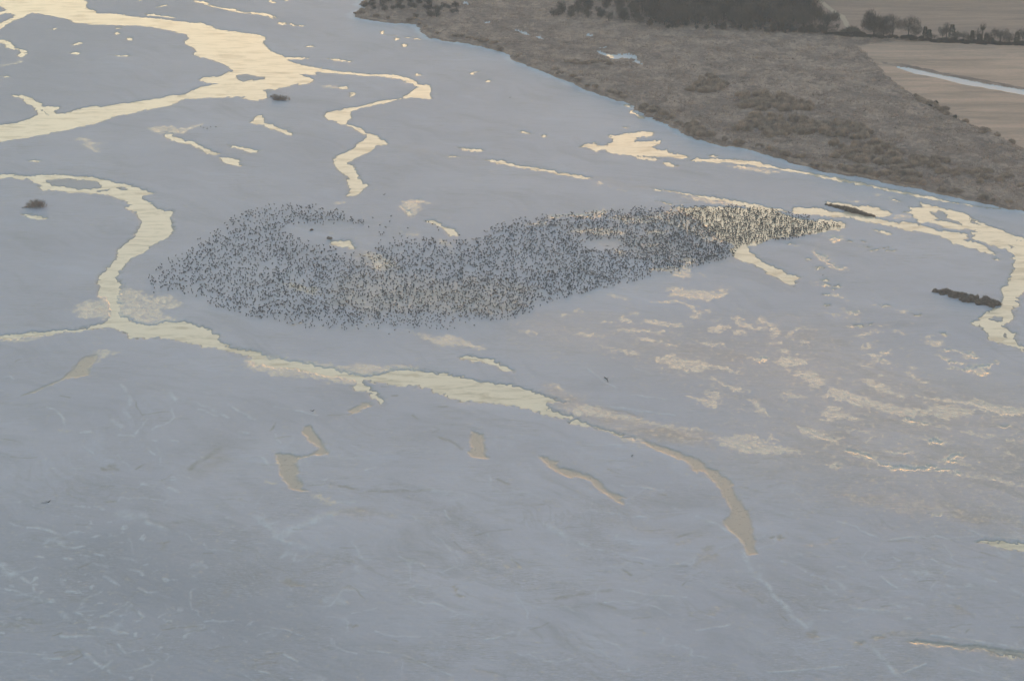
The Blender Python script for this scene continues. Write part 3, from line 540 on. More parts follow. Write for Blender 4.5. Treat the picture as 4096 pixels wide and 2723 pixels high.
vv, ff, a_m, a_r, a_t, a_p, a_d, a_h, a_s, a_w, a_f, a_e = compact(verts, fan_faces(NU, NV, keep), np.clip(corner_dim, 0, 1), rip, tone, pale, dark, hollow, sl1, np.clip(wet, 0, 1.3), frost, np.clip(field, -1, 4))
me = quads_mesh('frozen_sand_flats', vv, ff)
attr(me, 'tone', a_t); attr(me, 'rip', a_r); attr(me, 'corner_dim', a_m); attr(me, 'pale', a_p); attr(me, 'dark', a_d); attr(me, 'slush', a_s); attr(me, 'hollow', a_h); attr(me, 'wet', a_w); attr(me, 'frost', a_f); attr(me, 'edge', a_e)

m = NT('frosted sand and ice')
big = m.noise((.012, .012, 1), 0, 5, .55)
str1 = m.noise((.035, .16, 1), FLOW, 6, .62, .8)
str2 = m.noise((.12, .55, 1), FLOW + .25, 5, .65, 1.0)
wisp = m.noise((.07, .20, 1), FLOW - .45, 5, .55, 1.6)
patch = m.noise((.03, .03, 1), 0, 4, .6, .5)
fine = m.noise((.8, .5, 1), 0, 4, .65)
grain = m.noise((2.2, 1.1, 1), 0.3, 3, .75)
ripple = m.n('TexWave', {'Vector': m.pos((.5, .5, 1), FLOW + 1.3), 'Scale': 1.0, 'Distortion': 9.0, 'Detail': 3.0, 'Detail Scale': 1.3}).outputs['Fac']
c = m.mix(m.ramp(big, .35, .65), (.418, .416, .548), (.488, .478, .614))
c = m.mix(m.math('MULTIPLY', m.ramp(m.at('tone'), -.05, -.75), .75), c, (.325, .330, .425))
c = m.mix(m.math('MULTIPLY', m.ramp(m.at('tone'), .15, .8), .65), c, (.53, .54, .71))
c = m.mix(m.math('MULTIPLY', m.ramp(str1, .48, .72), .22), c, (.335, .345, .415))
c = m.mix(m.math('MULTIPLY', m.math('MULTIPLY', m.ramp(str2, .50, .70), m.ramp(patch, .42, .60)), .42), c, (.275, .270, .29))
c = m.mix(m.math('MULTIPLY', m.ramp(grain, .35, .75), .10), c, (.31, .32, .38))
c = m.mix(m.math('MULTIPLY', m.math('MULTIPLY', m.ramp(ripple, .55, .95), m.ramp(patch, .52, .64)), .10), c, (.30, .305, .34))
c = m.mix(m.math('MULTIPLY', m.at('corner_dim'), m.ramp(big, .2, .6)), c, (.305, .318, .425))  # corner falloff mixed into the base colour
stri = m.noise((.42, 1.5, 1), FLOW + .95, 4, .7, 1.2)
c = m.mix(m.math('MULTIPLY', m.at('rip'), m.math('MULTIPLY', m.ramp(stri, .42, .66), .55)), c, (.262, .265, .325))
c = m.mix(m.math('MULTIPLY', m.at('rip'), m.math('MULTIPLY', m.ramp(stri, .44, .30), .45)), c, (.55, .555, .72))
c = m.mix(m.math('MULTIPLY', m.at('pale'), m.ramp(fine, .3, .55)), c, (.60, .64, .76))
c = m.mix(m.math('MULTIPLY', m.at('dark'), m.ramp(fine, .25, .5)), c, (.235, .225, .225))
c = m.mix(m.math('MULTIPLY', m.at('frost'), .7), c, (.60, .66, .83))
c = m.mix(m.math('MULTIPLY', m.at('wet'), m.math('ADD', .12, m.math('MULTIPLY', m.ramp(m.math('ADD', m.at('tone'), m.math('MULTIPLY', str2, .8)), .1, .7), .6))), c, (.238, .238, .268))
spk = m.noise((.55, .42, 1), -.25, 5, .72, .4)
slu = m.ramp(m.math('ADD', m.at('slush'), m.math('MULTIPLY', m.math('SUBTRACT', spk, .5), 4.6)), .30, 1.35)
sl = m.math('MULTIPLY', slu, .8)
c = m.mix(sl, c, (.50, .465, .45))
c = m.mix(m.math('MULTIPLY', m.at('hollow'), .92), c, (.255, .250, .268))
marg = m.math('MULTIPLY', m.ramp(m.math('ADD', m.at('edge'), m.math('MULTIPLY', fine, 1.2)), 2.6, .5), m.math('SUBTRACT', 1.0, m.at('slush')))
c = m.mix(m.math('MULTIPLY', marg, .5), c, (.33, .32, .325))
rim = m.math('MULTIPLY', m.ramp(m.at('edge'), .5, .05), m.math('SUBTRACT', 1.0, m.at('slush')))
c = m.mix(m.math('MULTIPLY', rim, .7), c, (.16, .152, .152))
r = m.math('SUBTRACT', .62, m.math('MULTIPLY', slu, .36))
r = m.math('SUBTRACT', r, m.math('MULTIPLY', m.at('wet'), .12))
r = m.math('SUBTRACT', r, m.math('MULTIPLY', m.at('hollow'), .30))
h = m.math('ADD', m.math('MULTIPLY', str2, .8), m.math('MULTIPLY', fine, .45))
h = m.math('MULTIPLY', h, m.math('SUBTRACT', 1.0, m.at('hollow')))
m.pbr(c, r, .5, m.bump(h, .5, .16))
ICE = m.m
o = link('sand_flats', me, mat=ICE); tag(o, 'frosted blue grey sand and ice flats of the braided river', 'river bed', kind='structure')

gx_, gy_ = np.meshgrid(np.linspace(-1600, 1900, 36), np.linspace(250, 2600, 30))
me = quads_mesh('outer_flats', np.stack([gx_, gy_, gx_ * 0 - .4], -1).reshape(-1, 3), fan_faces(36, 30))
attr(me, 'edge', np.full(gx_.size, 4.0))
tag(link('outer_flats', me, mat=ICE), 'frosted flats continuing beyond the braided reach', 'river bed', kind='structure')

m = NT('river water')
rp = m.noise((.35, 1.3, 1), FLOW - .9, 4, .55, .4)
rp2 = m.noise((.05, .22, 1), FLOW - .9, 3, .6, .6)
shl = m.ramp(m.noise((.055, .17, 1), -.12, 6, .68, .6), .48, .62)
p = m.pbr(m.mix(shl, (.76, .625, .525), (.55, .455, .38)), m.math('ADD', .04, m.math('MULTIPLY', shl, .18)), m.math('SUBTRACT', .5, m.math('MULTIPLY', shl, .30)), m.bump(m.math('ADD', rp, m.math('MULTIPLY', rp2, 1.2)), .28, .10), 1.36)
WATER_M = m.m
e = np.array([[U[0, 0], V[0, 0]], [U[0, -1], V[0, 0]], [U[0, -1], V[-1, 0]], [U[0, 0], V[-1, 0]]])
gx, gy = G(e[:, 0], e[:, 1])
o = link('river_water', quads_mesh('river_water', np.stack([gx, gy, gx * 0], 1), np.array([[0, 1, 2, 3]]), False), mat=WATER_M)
tag(o, 'still shallow river water reflecting the yellow dawn sky', 'water', kind='structure')

m = NT('distant plain')
m.pbr(m.mix(m.noise((.004, .004, 1), 0, 5), (.10, .085, .07), (.20, .18, .15)), .95, .1)
R = 14000.0
a = np.linspace(0, 2 * np.pi, 65)[:-1]
me = bpy.data.meshes.new('ground')
me.from_pydata([(R * math.cos(t), R * math.sin(t), -1.2) for t in a], [], [list(range(64))])
tag(link('ground', me, mat=m.m), 'open plain stretching away around the river', 'ground', kind='structure')

# ------------------------------------------------------------------ far bank, fields, track, frozen pools
U2, V2, X2, Y2 = fan(1380, 4520, 980, -150, 960, 520)
jx = X2 + 1.5 * perlin(X2 / 6, Y2 / 9) + .8 * perlin(X2 / 2.2, Y2 / 3)
jy = Y2 + 2.5 * perlin(X2 / 6 + 5, Y2 / 9) + 1.2 * perlin(X2 / 2.2, Y2 / 3 + 8)
b2 = sdf(jx, jy, bank_g)
fd = np.minimum(sdf(X2 + 1.5 * perlin(X2 / 8, Y2 / 8), Y2 + 2 * perlin(X2 / 8, Y2 / 8 + 4), ground_poly(FIELD)), 1e3)
ffd = sdf(X2 + 1.5 * perlin(X2 / 8, Y2 / 8), Y2 + 2 * perlin(X2 / 8, Y2 / 8 + 4), ground_poly(FARFIELD))
cd = sdf(X2 + .8 * perlin(X2 / 7, Y2 / 7), Y2 + 1.2 * perlin(X2 / 7, Y2 / 7 + 4), ground_poly(CANAL))
td = sdf(X2 + .5 * perlin(X2 / 5, Y2 / 5), Y2, ground_poly(TRACK))
pd = np.full(X2.shape, 50., np.float32)
for p in POOLS:
    pd = np.minimum(pd, sdf(jx, jy, ground_poly(p)))
pw = sdf(jx, jy, ground_poly(POOL_WATER))
open_ = np.minimum(np.minimum(fd, ffd), np.minimum(pd, cd))
base = 0.1 + 1.1 * sstep(0, 5, -b2) + 0.25 * fbm(X2 / 40, Y2 / 60, 3)
rough = sstep(0.5, 4, open_)
scrub = 0.55 + 1.3 * np.abs(fbm(X2 / 5.5, Y2 / 8, 4, .6)) + 0.7 * sstep(.05, .5, fbm(X2 / 18 + 3, Y2 / 24, 3))
zb = base + rough * sstep(-.5, 2.5, -b2) * (scrub * 1.3 + .7 * np.abs(perlin(X2 / 1.4, Y2 / 2.4)))
furrow = 0.16 * fbm(X2 / 30, Y2 / 5, 3) + .08 * perlin(X2 / 6, Y2 / 2.4)
zb = zb + furrow * (open_ < 0) * (cd > 2)
zb = zb - 0.5 * sstep(2.5, 0, cd) - .35 * sstep(1.5, 0, pd)
def sheet(name, mask, lift, mat, label, cat):
    v = np.stack([X2, Y2, zb + lift], -1).reshape(-1, 3)
    out = compact(v, fan_faces(X2.shape[1], X2.shape[0], mask), np.clip(-open_, 0, 1))
    me = quads_mesh(name, out[0], out[1])
    return tag(link(name, me, mat=mat), label, cat, kind='structure')

m = NT('dry scrub ground')
n1 = m.noise((.05, .04, 1), 0, 6, .65); n2 = m.noise((.22, .14, 1), 0, 5, .7)
c = m.mix(m.ramp(n1, .42, .58), (.25, .183, .173), (.46, .332, .298))
c = m.mix(m.math('MULTIPLY', m.ramp(n2, .42, .66), .65), c, (.14, .106, .107))
m.pbr(c, .95, .1, m.bump(n2, .6, .4)); SCRUB = m.m
sheet('river_bank', (b2 < .6) & (open_ > -3), 0, SCRUB, 'brown scrub covered far bank of the river', 'river bank')
m = NT('mown pasture')
n1 = m.noise((.015, .09, 1), .12, 5, .6, .5); n2 = m.noise((.4, 1.1, 1), .1, 4, .65)
c = m.mix(m.ramp(n1, .35, .65), (.285, .212, .195), (.415, .292, .262))
c = m.mix(m.math('MULTIPLY', m.ramp(n2, .45, .75), .4), c, (.19, .16, .155))
m.pbr(c, .95, .1, m.bump(n2, .5, .25)); FIELD_M = m.m
m = NT('grazed pasture')
n1 = m.noise((.012, .07, 1), .12, 6, .6, .5); n2 = m.noise((.4, 1.1, 1), .1, 4, .65)
c = m.mix(m.ramp(n1, .38, .62), (.405, .283, .245), (.635, .425, .36))
c = m.mix(m.math('MULTIPLY', m.ramp(n2, .45, .75), .35), c, (.22, .185, .17))
m.pbr(c, .95, .1, m.bump(n2, .5, .25))
sheet('field', fd < 0, .04, m.m, 'pale tan pasture beside the frozen canal', 'field')
dd = sdf(X2 + .8 * perlin(X2 / 5, Y2 / 5), Y2 + 1.5 * perlin(X2 / 5, Y2 / 5 + 4), ground_poly(DITCH))
sheet('ditch_bank', dd < 0, .09, SCRUB, 'dark weedy bank along the far side of the frozen canal', 'bank')
sheet('far_field', ffd < 0, .04, FIELD_M, 'pale tan pasture beyond the row of trees', 'field')
m = NT('sandy track')
m.pbr(m.mix(m.noise((.3, .3, 1), 0, 4), (.46, .37, .32), (.55, .44, .38)), .95, .1)
sheet('track', (td < .4), .10, m.m, 'pale sandy track running across the far pasture', 'track')
m = NT('snowy ice')
m.pbr(m.mix(m.noise((.1, .3, 1), .2, 4), (.46, .50, .63), (.53, .56, .70)), .5, .5)
SNOW = m.m
sheet('canal', cd < .3, .12, SNOW, 'pale frozen canal crossing the pasture', 'canal')
sheet('bank_pools', (pd < .1) & (pw > -.5), .12, SNOW, 'small pale frozen pools in the scrub of the far bank', 'pool')
sheet('pool_water', pw < .4, .14, WATER_M, 'small open pool glinting yellow between the frozen pools', 'pool')

def bank_height(x, y):
    """height of the bank grid under ground points"""
    x = np.atleast_1d(x).astype(float); y = np.atleast_1d(y).astype(float)
    d = (y * CP + CAM_H * SP); b = -(y * -SP + CAM_H * CP)        # camera depth and height of z=0 points
    u = CX + x / d * F_PX
    yc = (y * SP - CAM_H * CP)
    v = CY - yc / d * F_PX
    ci = np.clip(((u - 1380) / (4520 - 1380) * (X2.shape[1] - 1)).round().astype(int), 0, X2.shape[1] - 1)
    ri = np.clip(((960 - v) / (960 + 150) * (X2.shape[0] - 1)).round().astype(int), 0, X2.shape[0] - 1)
    return zb[ri, ci]

# ------------------------------------------------------------------ plants
def blades(p, d, l, w, r=rng):
    """thin triangles from p along d (unit), length l, width w"""
    n = len(p)
    q = r.normal(size=(n, 3)); q -= (q * d).sum(1, keepdims=True) * d
    q /= np.linalg.norm(q, axis=1, keepdims=True) + 1e-9
    l = np.broadcast_to(np.asarray(l, float), n)[:, None]; w = np.broadcast_to(np.asarray(w, float), n)[:, None]
    return np.stack([p - q * w / 2, p + q * w / 2, p + d * l], 1).reshape(-1, 3)

def tri_mesh(name, v):
    return quads_mesh(name, v, np.arange(len(v)).reshape(-1, 3), False)

def unit(a):
    return a / (np.linalg.norm(a, axis=1, keepdims=True) + 1e-9)

def tubes_mesh(name, paths, sides=6):
    """paths: lists of (x,y,z,r); each swept into a tapered tube"""
    vs, fs = [], []
    for path in paths:
        P = np.array(path, float); n0 = len(vs)
        for i, (x, y, zz, r) in enumerate(P):
            t = P[min(i + 1, len(P) - 1), :3] - P[max(i - 1, 0), :3]
            t = t / (np.linalg.norm(t) + 1e-9)
            a = np.cross(t, [0.31, 0.95, 0.05]); a /= np.linalg.norm(a) + 1e-9; b = np.cross(t, a)
            for k in range(sides):
                an = 2 * math.pi * k / sides
                vs.append(np.array([x, y, zz]) + r * (math.cos(an) * a + math.sin(an) * b))
        for i in range(len(P) - 1):
            for k in range(sides):
                q = n0 + i * sides; k2 = (k + 1) % sides
                fs.append((q + k, q + k2, q + sides + k2, q + sides + k))
        fs.append(tuple(n0 + (len(P) - 1) * sides + k for k in range(sides)))
    me = bpy.data.meshes.new(name)
    me.from_pydata([tuple(v) for v in vs], [], fs)
    for p in me.polygons: p.use_smooth = True
    return me

def wood_mat(name, a, b, sc=.6):
    m = NT(name)
    m.pbr(m.mix(m.ramp(m.noise((sc, sc, sc), 0, 3), .35, .65), a, b), .95, .1)
    return m.m
BARK = wood_mat('dark bark', (.017, .016, .018), (.030, .027, .030))
TWIG = wood_mat('bare twigs', (.022, .018, .020), (.040, .033, .033))
TWIG2 = wood_mat('grey brown twigs', (.060, .050, .050), (.105, .086, .082))
PALE_TWIG = wood_mat('pale bare twigs', (.095, .085, .075), (.14, .12, .105))
WILLOW = wood_mat('willow twigs', (.275, .21, .195), (.56, .42, .375), .25)
ICE_BUSH = wood_mat('bush twigs on the ice', (.17, .138, .138), (.38, .295, .275), .8)
CEDAR = wood_mat('cedar foliage', (.022, .026, .022), (.036, .042, .034), 1.2)
GRASS = wood_mat('dry grass', (.205, .150, .140), (.57, .41, .365), .16)

def bare_tree(h, w, fork=.3, n=1800, seed=0, twig=.11, flat=.5):
    """leafless broad tree: trunk with limbs, crown of twigs grown off the limbs"""
    r = np.random.default_rng(seed)
    paths, tips = [], []
    r0 = .022 * h
    paths.append([(0, 0, -.4, r0 * 1.25), (0, 0, .06 * h, r0), (.01 * h, 0, fork * h, r0 * .75), (.02 * h, .01 * h, .6 * h, r0 * .4), (0, 0, .85 * h, r0 * .12)])
    for k in range(9):
        a = k * 2.4 + r.uniform(-.4, .4); z0 = h * (fork * .75 + .045 * k); el = r.uniform(.35, 1.0)
        R = w / 2 * r.uniform(.6, .95); z1 = min(h * r.uniform(.55, .95), z0 + R * math.tan(el))
        p = [(0, 0, z0, r0 * .5)]
        for t in (.35, .7, 1.0):
            p.append((math.cos(a) * R * t + r.normal() * .05 * w, math.sin(a) * R * t + r.normal() * .05 * w, z0 + (z1 - z0) * t ** .8, r0 * (.42 - .36 * t)))
        paths.append(p); tips += p[1:]
    tips = np.array(tips)[:, :3]
    # crown: uneven shell made of clumps around limb ends
    c = tips[r.integers(0, len(tips), n)]
    g = r.normal(size=(n, 3)) * np.array([.13 * w, .13 * w, .085 * h])
    p = c + g
    cen = np.array([0, 0, h * (fork + .28)])
    q = (p - cen) / np.array([w / 2, w / 2, h * (.72 - fork)])
    rad = np.linalg.norm(q, axis=1, keepdims=True)
    p = np.where(rad > 1.05, cen + (p - cen) / rad * r.uniform(.75, 1.05, (n, 1)), p)
    p[:, 2] = np.maximum(p[:, 2], h * fork * flat)
    d = unit(unit(p - np.array([0, 0, h * fork])) + r.normal(size=(n, 3)) * .45 + np.array([0, 0, .25]))
    v = blades(p - d * .4, d, r.uniform(.9, 2.2, n) * h / 16, twig * h / 16 * r.uniform(.6, 1.4, n), r)
    return tubes_mesh('trunk', paths), tri_mesh('crown', v)

def cedar_tree(h, w, n=700, seed=0):
    r = np.random.default_rng(seed)
    t = r.uniform(0, 1, n) ** .8
    prof = w / 2 * np.clip(1.08 - t, 0, 1) ** .55 * (1 + .18 * np.sin(t * 23 + seed))
    a = r.uniform(0, 2 * np.pi, n); rr = prof * np.sqrt(r.uniform(.25, 1, n))
    p = np.stack([np.cos(a) * rr, np.sin(a) * rr, .12 * h + t * h * .88], 1)
    d = unit(np.stack([np.cos(a), np.sin(a), .7 + r.normal(size=n) * .4], 1))
    v = blades(p, d, r.uniform(.5, 1.0, n), r.uniform(.25, .5, n), r)
    return tubes_mesh('trunk', [[(0, 0, -.3, .03 * h), (0, 0, .3 * h, .022 * h), (0, 0, .95 * h, .006 * h)]]), tri_mesh('crown', v)

def bush_mesh(name, rx, ry, h, n=500, seed=0, width=.14, lobes=5):
    """domed thicket of twigs rising from several stems"""
    r = np.random.default_rng(seed)
    lc = np.stack([r.uniform(-.6, .6, lobes) * rx, r.uniform(-.6, .6, lobes) * ry, np.zeros(lobes)], 1)
    lh = h * r.uniform(.6, 1.0, lobes); lr = r.uniform(.4, .65, lobes)
    k = r.integers(0, lobes, n)
    a = r.uniform(0, 2 * np.pi, n); t = np.sqrt(r.uniform(0, 1, n))
    p = lc[k] + np.stack([np.cos(a) * t * lr[k] * rx, np.sin(a) * t * lr[k] * ry, np.zeros(n)], 1)
    top = lh[k] * np.sqrt(np.clip(1 - t * t * .92, 0, 1))
    p[:, 2] = top * r.uniform(0, .8, n) - .1
    d = unit(np.stack([np.cos(a) * t * .8, np.sin(a) * t * .8, np.ones(n) * .9], 1) + r.normal(size=(n, 3)) * .35)
    return tri_mesh(name, blades(p, d, r.uniform(.3, .55, n) * h, width * r.uniform(.6, 1.5, n), r))

def at_px(u, v, on_bank=True):
    x, y = G(u, v); x, y = float(x), float(y)
    zz = float(bank_height(x, y)[0]) if on_bank else 0.15
    return (x, y, zz)

def place_tree(name, tm, cm, mats, loc, rot, sc, label, cat, group=None):
    e = bpy.data.objects.new(name, None); COL.objects.link(e)
    e.location = loc; e.rotation_euler = (0, 0, rot); e.scale = (sc[0], sc[0], sc[1])
    tag(e, label, cat, group)
    link('trunk', tm, e, mats[0]); cr = link('crown', cm, e, mats[1])
    if mats[1] is TWIG and random.random() < .6:
        cr.material_slots[0].link = 'OBJECT'; cr.material_slots[0].material = TWIG2
    return e

def scatter(poly, spacing, r):
    """jittered ground points inside a pixel outline"""
    g = ground_poly(poly); x0, y0 = g.min(0); x1, y1 = g.max(0)
    gx, gy = np.meshgrid(np.arange(x0, x1, spacing), np.arange(y0, y1, spacing))
    gx = gx + r.uniform(-.45, .45, gx.shape) * spacing; gy = gy + r.uniform(-.45, .45, gy.shape) * spacing
    k = inside(gx.ravel(), gy.ravel(), g)
    return np.stack([gx.ravel()[k], gy.ravel()[k]], 1)

# the dark wood at the top of the frame
r = np.random.default_rng(3)
woods = [bare_tree(17, 11, .14, 1700, s, .19, .1) for s in range(6)]
WOOD = tile('F', '2600,116 2750,124 2900,128 3050,134 3262,142 3264,100 3252,50 3215,5 3195,-45 2560,-45 2540,40')
pts = scatter(WOOD, 9.3, r)
for i, (x, y) in enumerate(pts):
    tm, cm = woods[i % 6]
    s = r.uniform(.75, 1.22)
    place_tree('bare_tree', tm, cm, (BARK, TWIG), (x, y, float(bank_height(x, y)[0]) - .3), r.uniform(0, 6.28), (s, s * r.uniform(.85, 1.1)),
               'leafless dark grey tree packed among others in the dark wood', 'tree', 'leafless trees of the dark wood')
edge_pts = [(2610, 117), (2700, 122), (2800, 127), (2900, 130), (3000, 134), (3100, 138), (3200, 142), (3290, 146)]
for i in range(46):
    u = r.uniform(2560, 3300); v = np.interp(u, [p[0] for p in edge_pts], [p[1] for p in edge_pts]) + r.normal() * 4 + 2
    x, y = G(u, v); tm, cm = woods[i % 6]; s = r.uniform(.16, .42)
    place_tree('sapling', tm, cm, (BARK, TWIG), (float(x), float(y), float(bank_height(float(x), float(y))[0]) - .2), r.uniform(0, 6.28), (s * 1.3, s),
               'small leafless sapling in the ragged front edge of the dark wood', 'tree', 'saplings along the front of the dark wood')
LOWOOD = tile('F', '2190,88 2340,94 2480,106 2600,117 2560,60 2520,20 2400,0 2330,10 2260,45')
for i, (x, y) in enumerate(scatter(LOWOOD, 10, r)):
    tm, cm = woods[(i * 5 + 2) % 6]
    s = r.uniform(.33, .58)
    place_tree('bare_tree', tm, cm, (BARK, TWIG), (x, y, float(bank_height(x, y)[0]) - .2), r.uniform(0, 6.28), (s * 1.25, s),
               'small leafless tree of the low thicket left of the dark wood', 'tree', 'small leafless trees left of the dark wood')
HEAD = tile('10', '960,70 1300,20 1500,0 1650,-60 1720,40 1500,110 1250,150 1000,130')
HEAD2 = tile('10', '1450,215 1560,130 1700,80 1850,60 1900,130 1750,190 1600,215')
for i, (x, y) in enumerate(np.concatenate([scatter(HEAD, 8.5, r), scatter(HEAD2, 8.5, r), scatter(tile('10', '1480,120 1600,0 1700,0 1660,90'), 8, r)])):
    tm, cm = woods[(i * 5 + 1) % 6]
    s = r.uniform(.2, .34)
    place_tree('bare_tree', tm, cm, (BARK, TWIG), (x, y, float(bank_height(x, y)[0]) - .2), r.uniform(0, 6.28), (s * 1.6, s),
               'stunted leafless tree in the dark thicket on the headland at the water', 'tree', 'stunted trees on the headland')

# the row of trees between the two pastures
def hpx(px, v): return metres(px, v) / CP
def row_tree(u, v, h, w, label, seed, fork=.28, n=2600, mat=TWIG, kind='bare', flat=.5, tw=.13):
    H, Wd = hpx(h, v), metres(w, v)
    if kind == 'cedar':
        tm, cm = cedar_tree(H, Wd, 900, seed)
        return place_tree('cedar_tree', tm, cm, (BARK, CEDAR), at_px(u, v), 0, (1, 1), label, 'tree', None)
    tm, cm = bare_tree(H, Wd, fork, n, seed, tw * 16 / max(H, 9), flat)
    return place_tree('bare_tree', tm, cm, (BARK, mat), at_px(u, v), seed, (1, 1), label, 'tree', None)
row_tree(3495, 163, 108, 105, 'largest leafless tree of the row, dark and round crowned, left end', 21, .14, 5200, flat=.3, tw=.17)
row_tree(3534, 166, 92, 78, 'dark leafless tree close against the largest tree of the row', 22, .12, 3600, flat=.3, tw=.16)
row_tree(3570, 160, 98, 70, 'slender feathery leafless tree right behind the largest tree of the row', 23, .4, 1300)
row_tree(3632, 160, 88, 96, 'leafless tree with a clear trunk under a domed crown in the row', 24, .3, 2800, flat=.75)
row_tree(3306, 143, 104, 100, 'feathery leafless tree standing at the right edge of the dark wood', 25, .15, 4200, flat=.35)
row_tree(3699, 168, 48, 24, 'narrow dark cedar right of the domed leafless tree', 31, kind='cedar')
row_tree(3716, 168, 38, 22, 'shorter cedar touching the narrow dark cedar on its right', 32, kind='cedar')
row_tree(3737, 168, 28, 34, 'low leafless tree between two clumps of dark cedars', 33, .15, 900, flat=.3)
row_tree(3770, 170, 62, 42, 'thin leafless tree left of the tallest cedar', 34, .3, 1100)
row_tree(3784, 171, 72, 36, 'tall thin leafless tree rising behind the tallest cedar', 35, .45, 900)
row_tree(3806, 172, 62, 32, 'tallest and broadest dark cedar of the row', 36, kind='cedar')
row_tree(3852, 173, 46, 44, 'small pale leafless tree right of the tallest cedar', 37, .3, 800, PALE_TWIG)
row_tree(3887, 177, 44, 20, 'slim cedar in front of a pale leafless tree', 38, kind='cedar')
row_tree(3908, 176, 58, 54, 'pale leafless tree behind the slim cedar', 39, .3, 1000, PALE_TWIG)
row_tree(3928, 176, 82, 26, 'thin tall leafless tree with a spindly top above the cedars', 40, .5, 500)
row_tree(3918, 180, 34, 22, 'squat dark cedar left of its darker twin', 41, kind='cedar')
row_tree(3945, 181, 36, 24, 'squat dark cedar right of its twin', 42, kind='cedar')
row_tree(3965, 181, 20, 20, 'smallest cedar of the row, close beside the squat pair', 46, kind='cedar')
row_tree(4000, 183, 64, 84, 'wide round crowned leafless tree near the right edge of the row', 43, .2, 2200)
row_tree(4066, 187, 48, 26, 'cedar at the right edge of the photo', 44, kind='cedar')
row_tree(4090, 186, 72, 60, 'leafless tree cut off by the right edge of the photo', 45, .3, 1500)

row_tree(3826, 171, 50, 40, 'bushy leafless tree touching the right side of the tallest cedar', 51, .12, 1400, flat=.3)
row_tree(3872, 175, 40, 46, 'low spreading leafless tree just left of the slim cedar', 52, .12, 1200, flat=.3)
row_tree(3958, 179, 52, 48, 'round bushy leafless tree behind the squat pair of cedars', 53, .12, 1500, flat=.3)
row_tree(4038, 184, 50, 56, 'bushy leafless tree filling the gap left of the last cedar', 54, .12, 1600, flat=.3)
row_tree(3662, 163, 66, 52, 'smaller leafless tree leaning on the domed tree with clear trunk', 55, .2, 1300, flat=.4)
bushes = [bush_mesh('willow_shrub', 3.2, 3.0, 3.1, 1700, 50 + s, .19) for s in range(5)]
def shrub(x, y, sx, sz, label, group, mat=WILLOW, name='willow_shrub', zoff=-.15, on_bank=True):
    o = bpy.data.objects.new(name, bushes[random.randrange(5)]); COL.objects.link(o)
    if not o.data.materials: o.data.materials.append(mat)
    o.material_slots[0].link = 'OBJECT'; o.material_slots[0].material = mat
    o.location = (x, y, (float(bank_height(x, y)[0]) if on_bank else .12) + zoff)
    o.rotation_euler = (0, 0, random.uniform(0, 6.28)); o.scale = (sx, sx, sz)
    return tag(o, label, 'shrub', group)

# hedge of low growth under the row
for i in range(52):
    u = 3330 + i * 15.2 + random.uniform(-7, 7)
    v = np.interp(u, [3310, 3450, 3640, 3700, 3900, 4096], [147, 160, 165, 170, 178, 188]) + random.uniform(-2, 3)
    x, y = G(u, v)
    shrub(float(x), float(y), random.uniform(.6, 1.25), random.uniform(.4, 1.05), 'low dark shrub in the hedge along the foot of the row of trees', 'hedge shrubs under the row of trees', TWIG)
x, y = G(3408, 147); shrub(float(x), float(y), 1.9, 1.7, 'rounded bare shrub beside the track end, left of the row of trees', None, PALE_TWIG)
x, y = G(3306, 152); shrub(float(x), float(y), .5, .9, 'small dark shrub standing alone below the dark wood edge', None, TWIG)
x, y = G(3743, 424); shrub(float(x), float(y), .42, .85, 'small dark round shrub on the pasture edge', None, TWIG)
x, y = G(3720, 442); shrub(float(x), float(y), .30, .5, 'tiny dark shrub just below the round shrub on the pasture edge', None, TWIG)
x, y = G(3818, 487); shrub(float(x), float(y), .38, .7, 'small dark shrub in scrub right of the round one', None, TWIG)

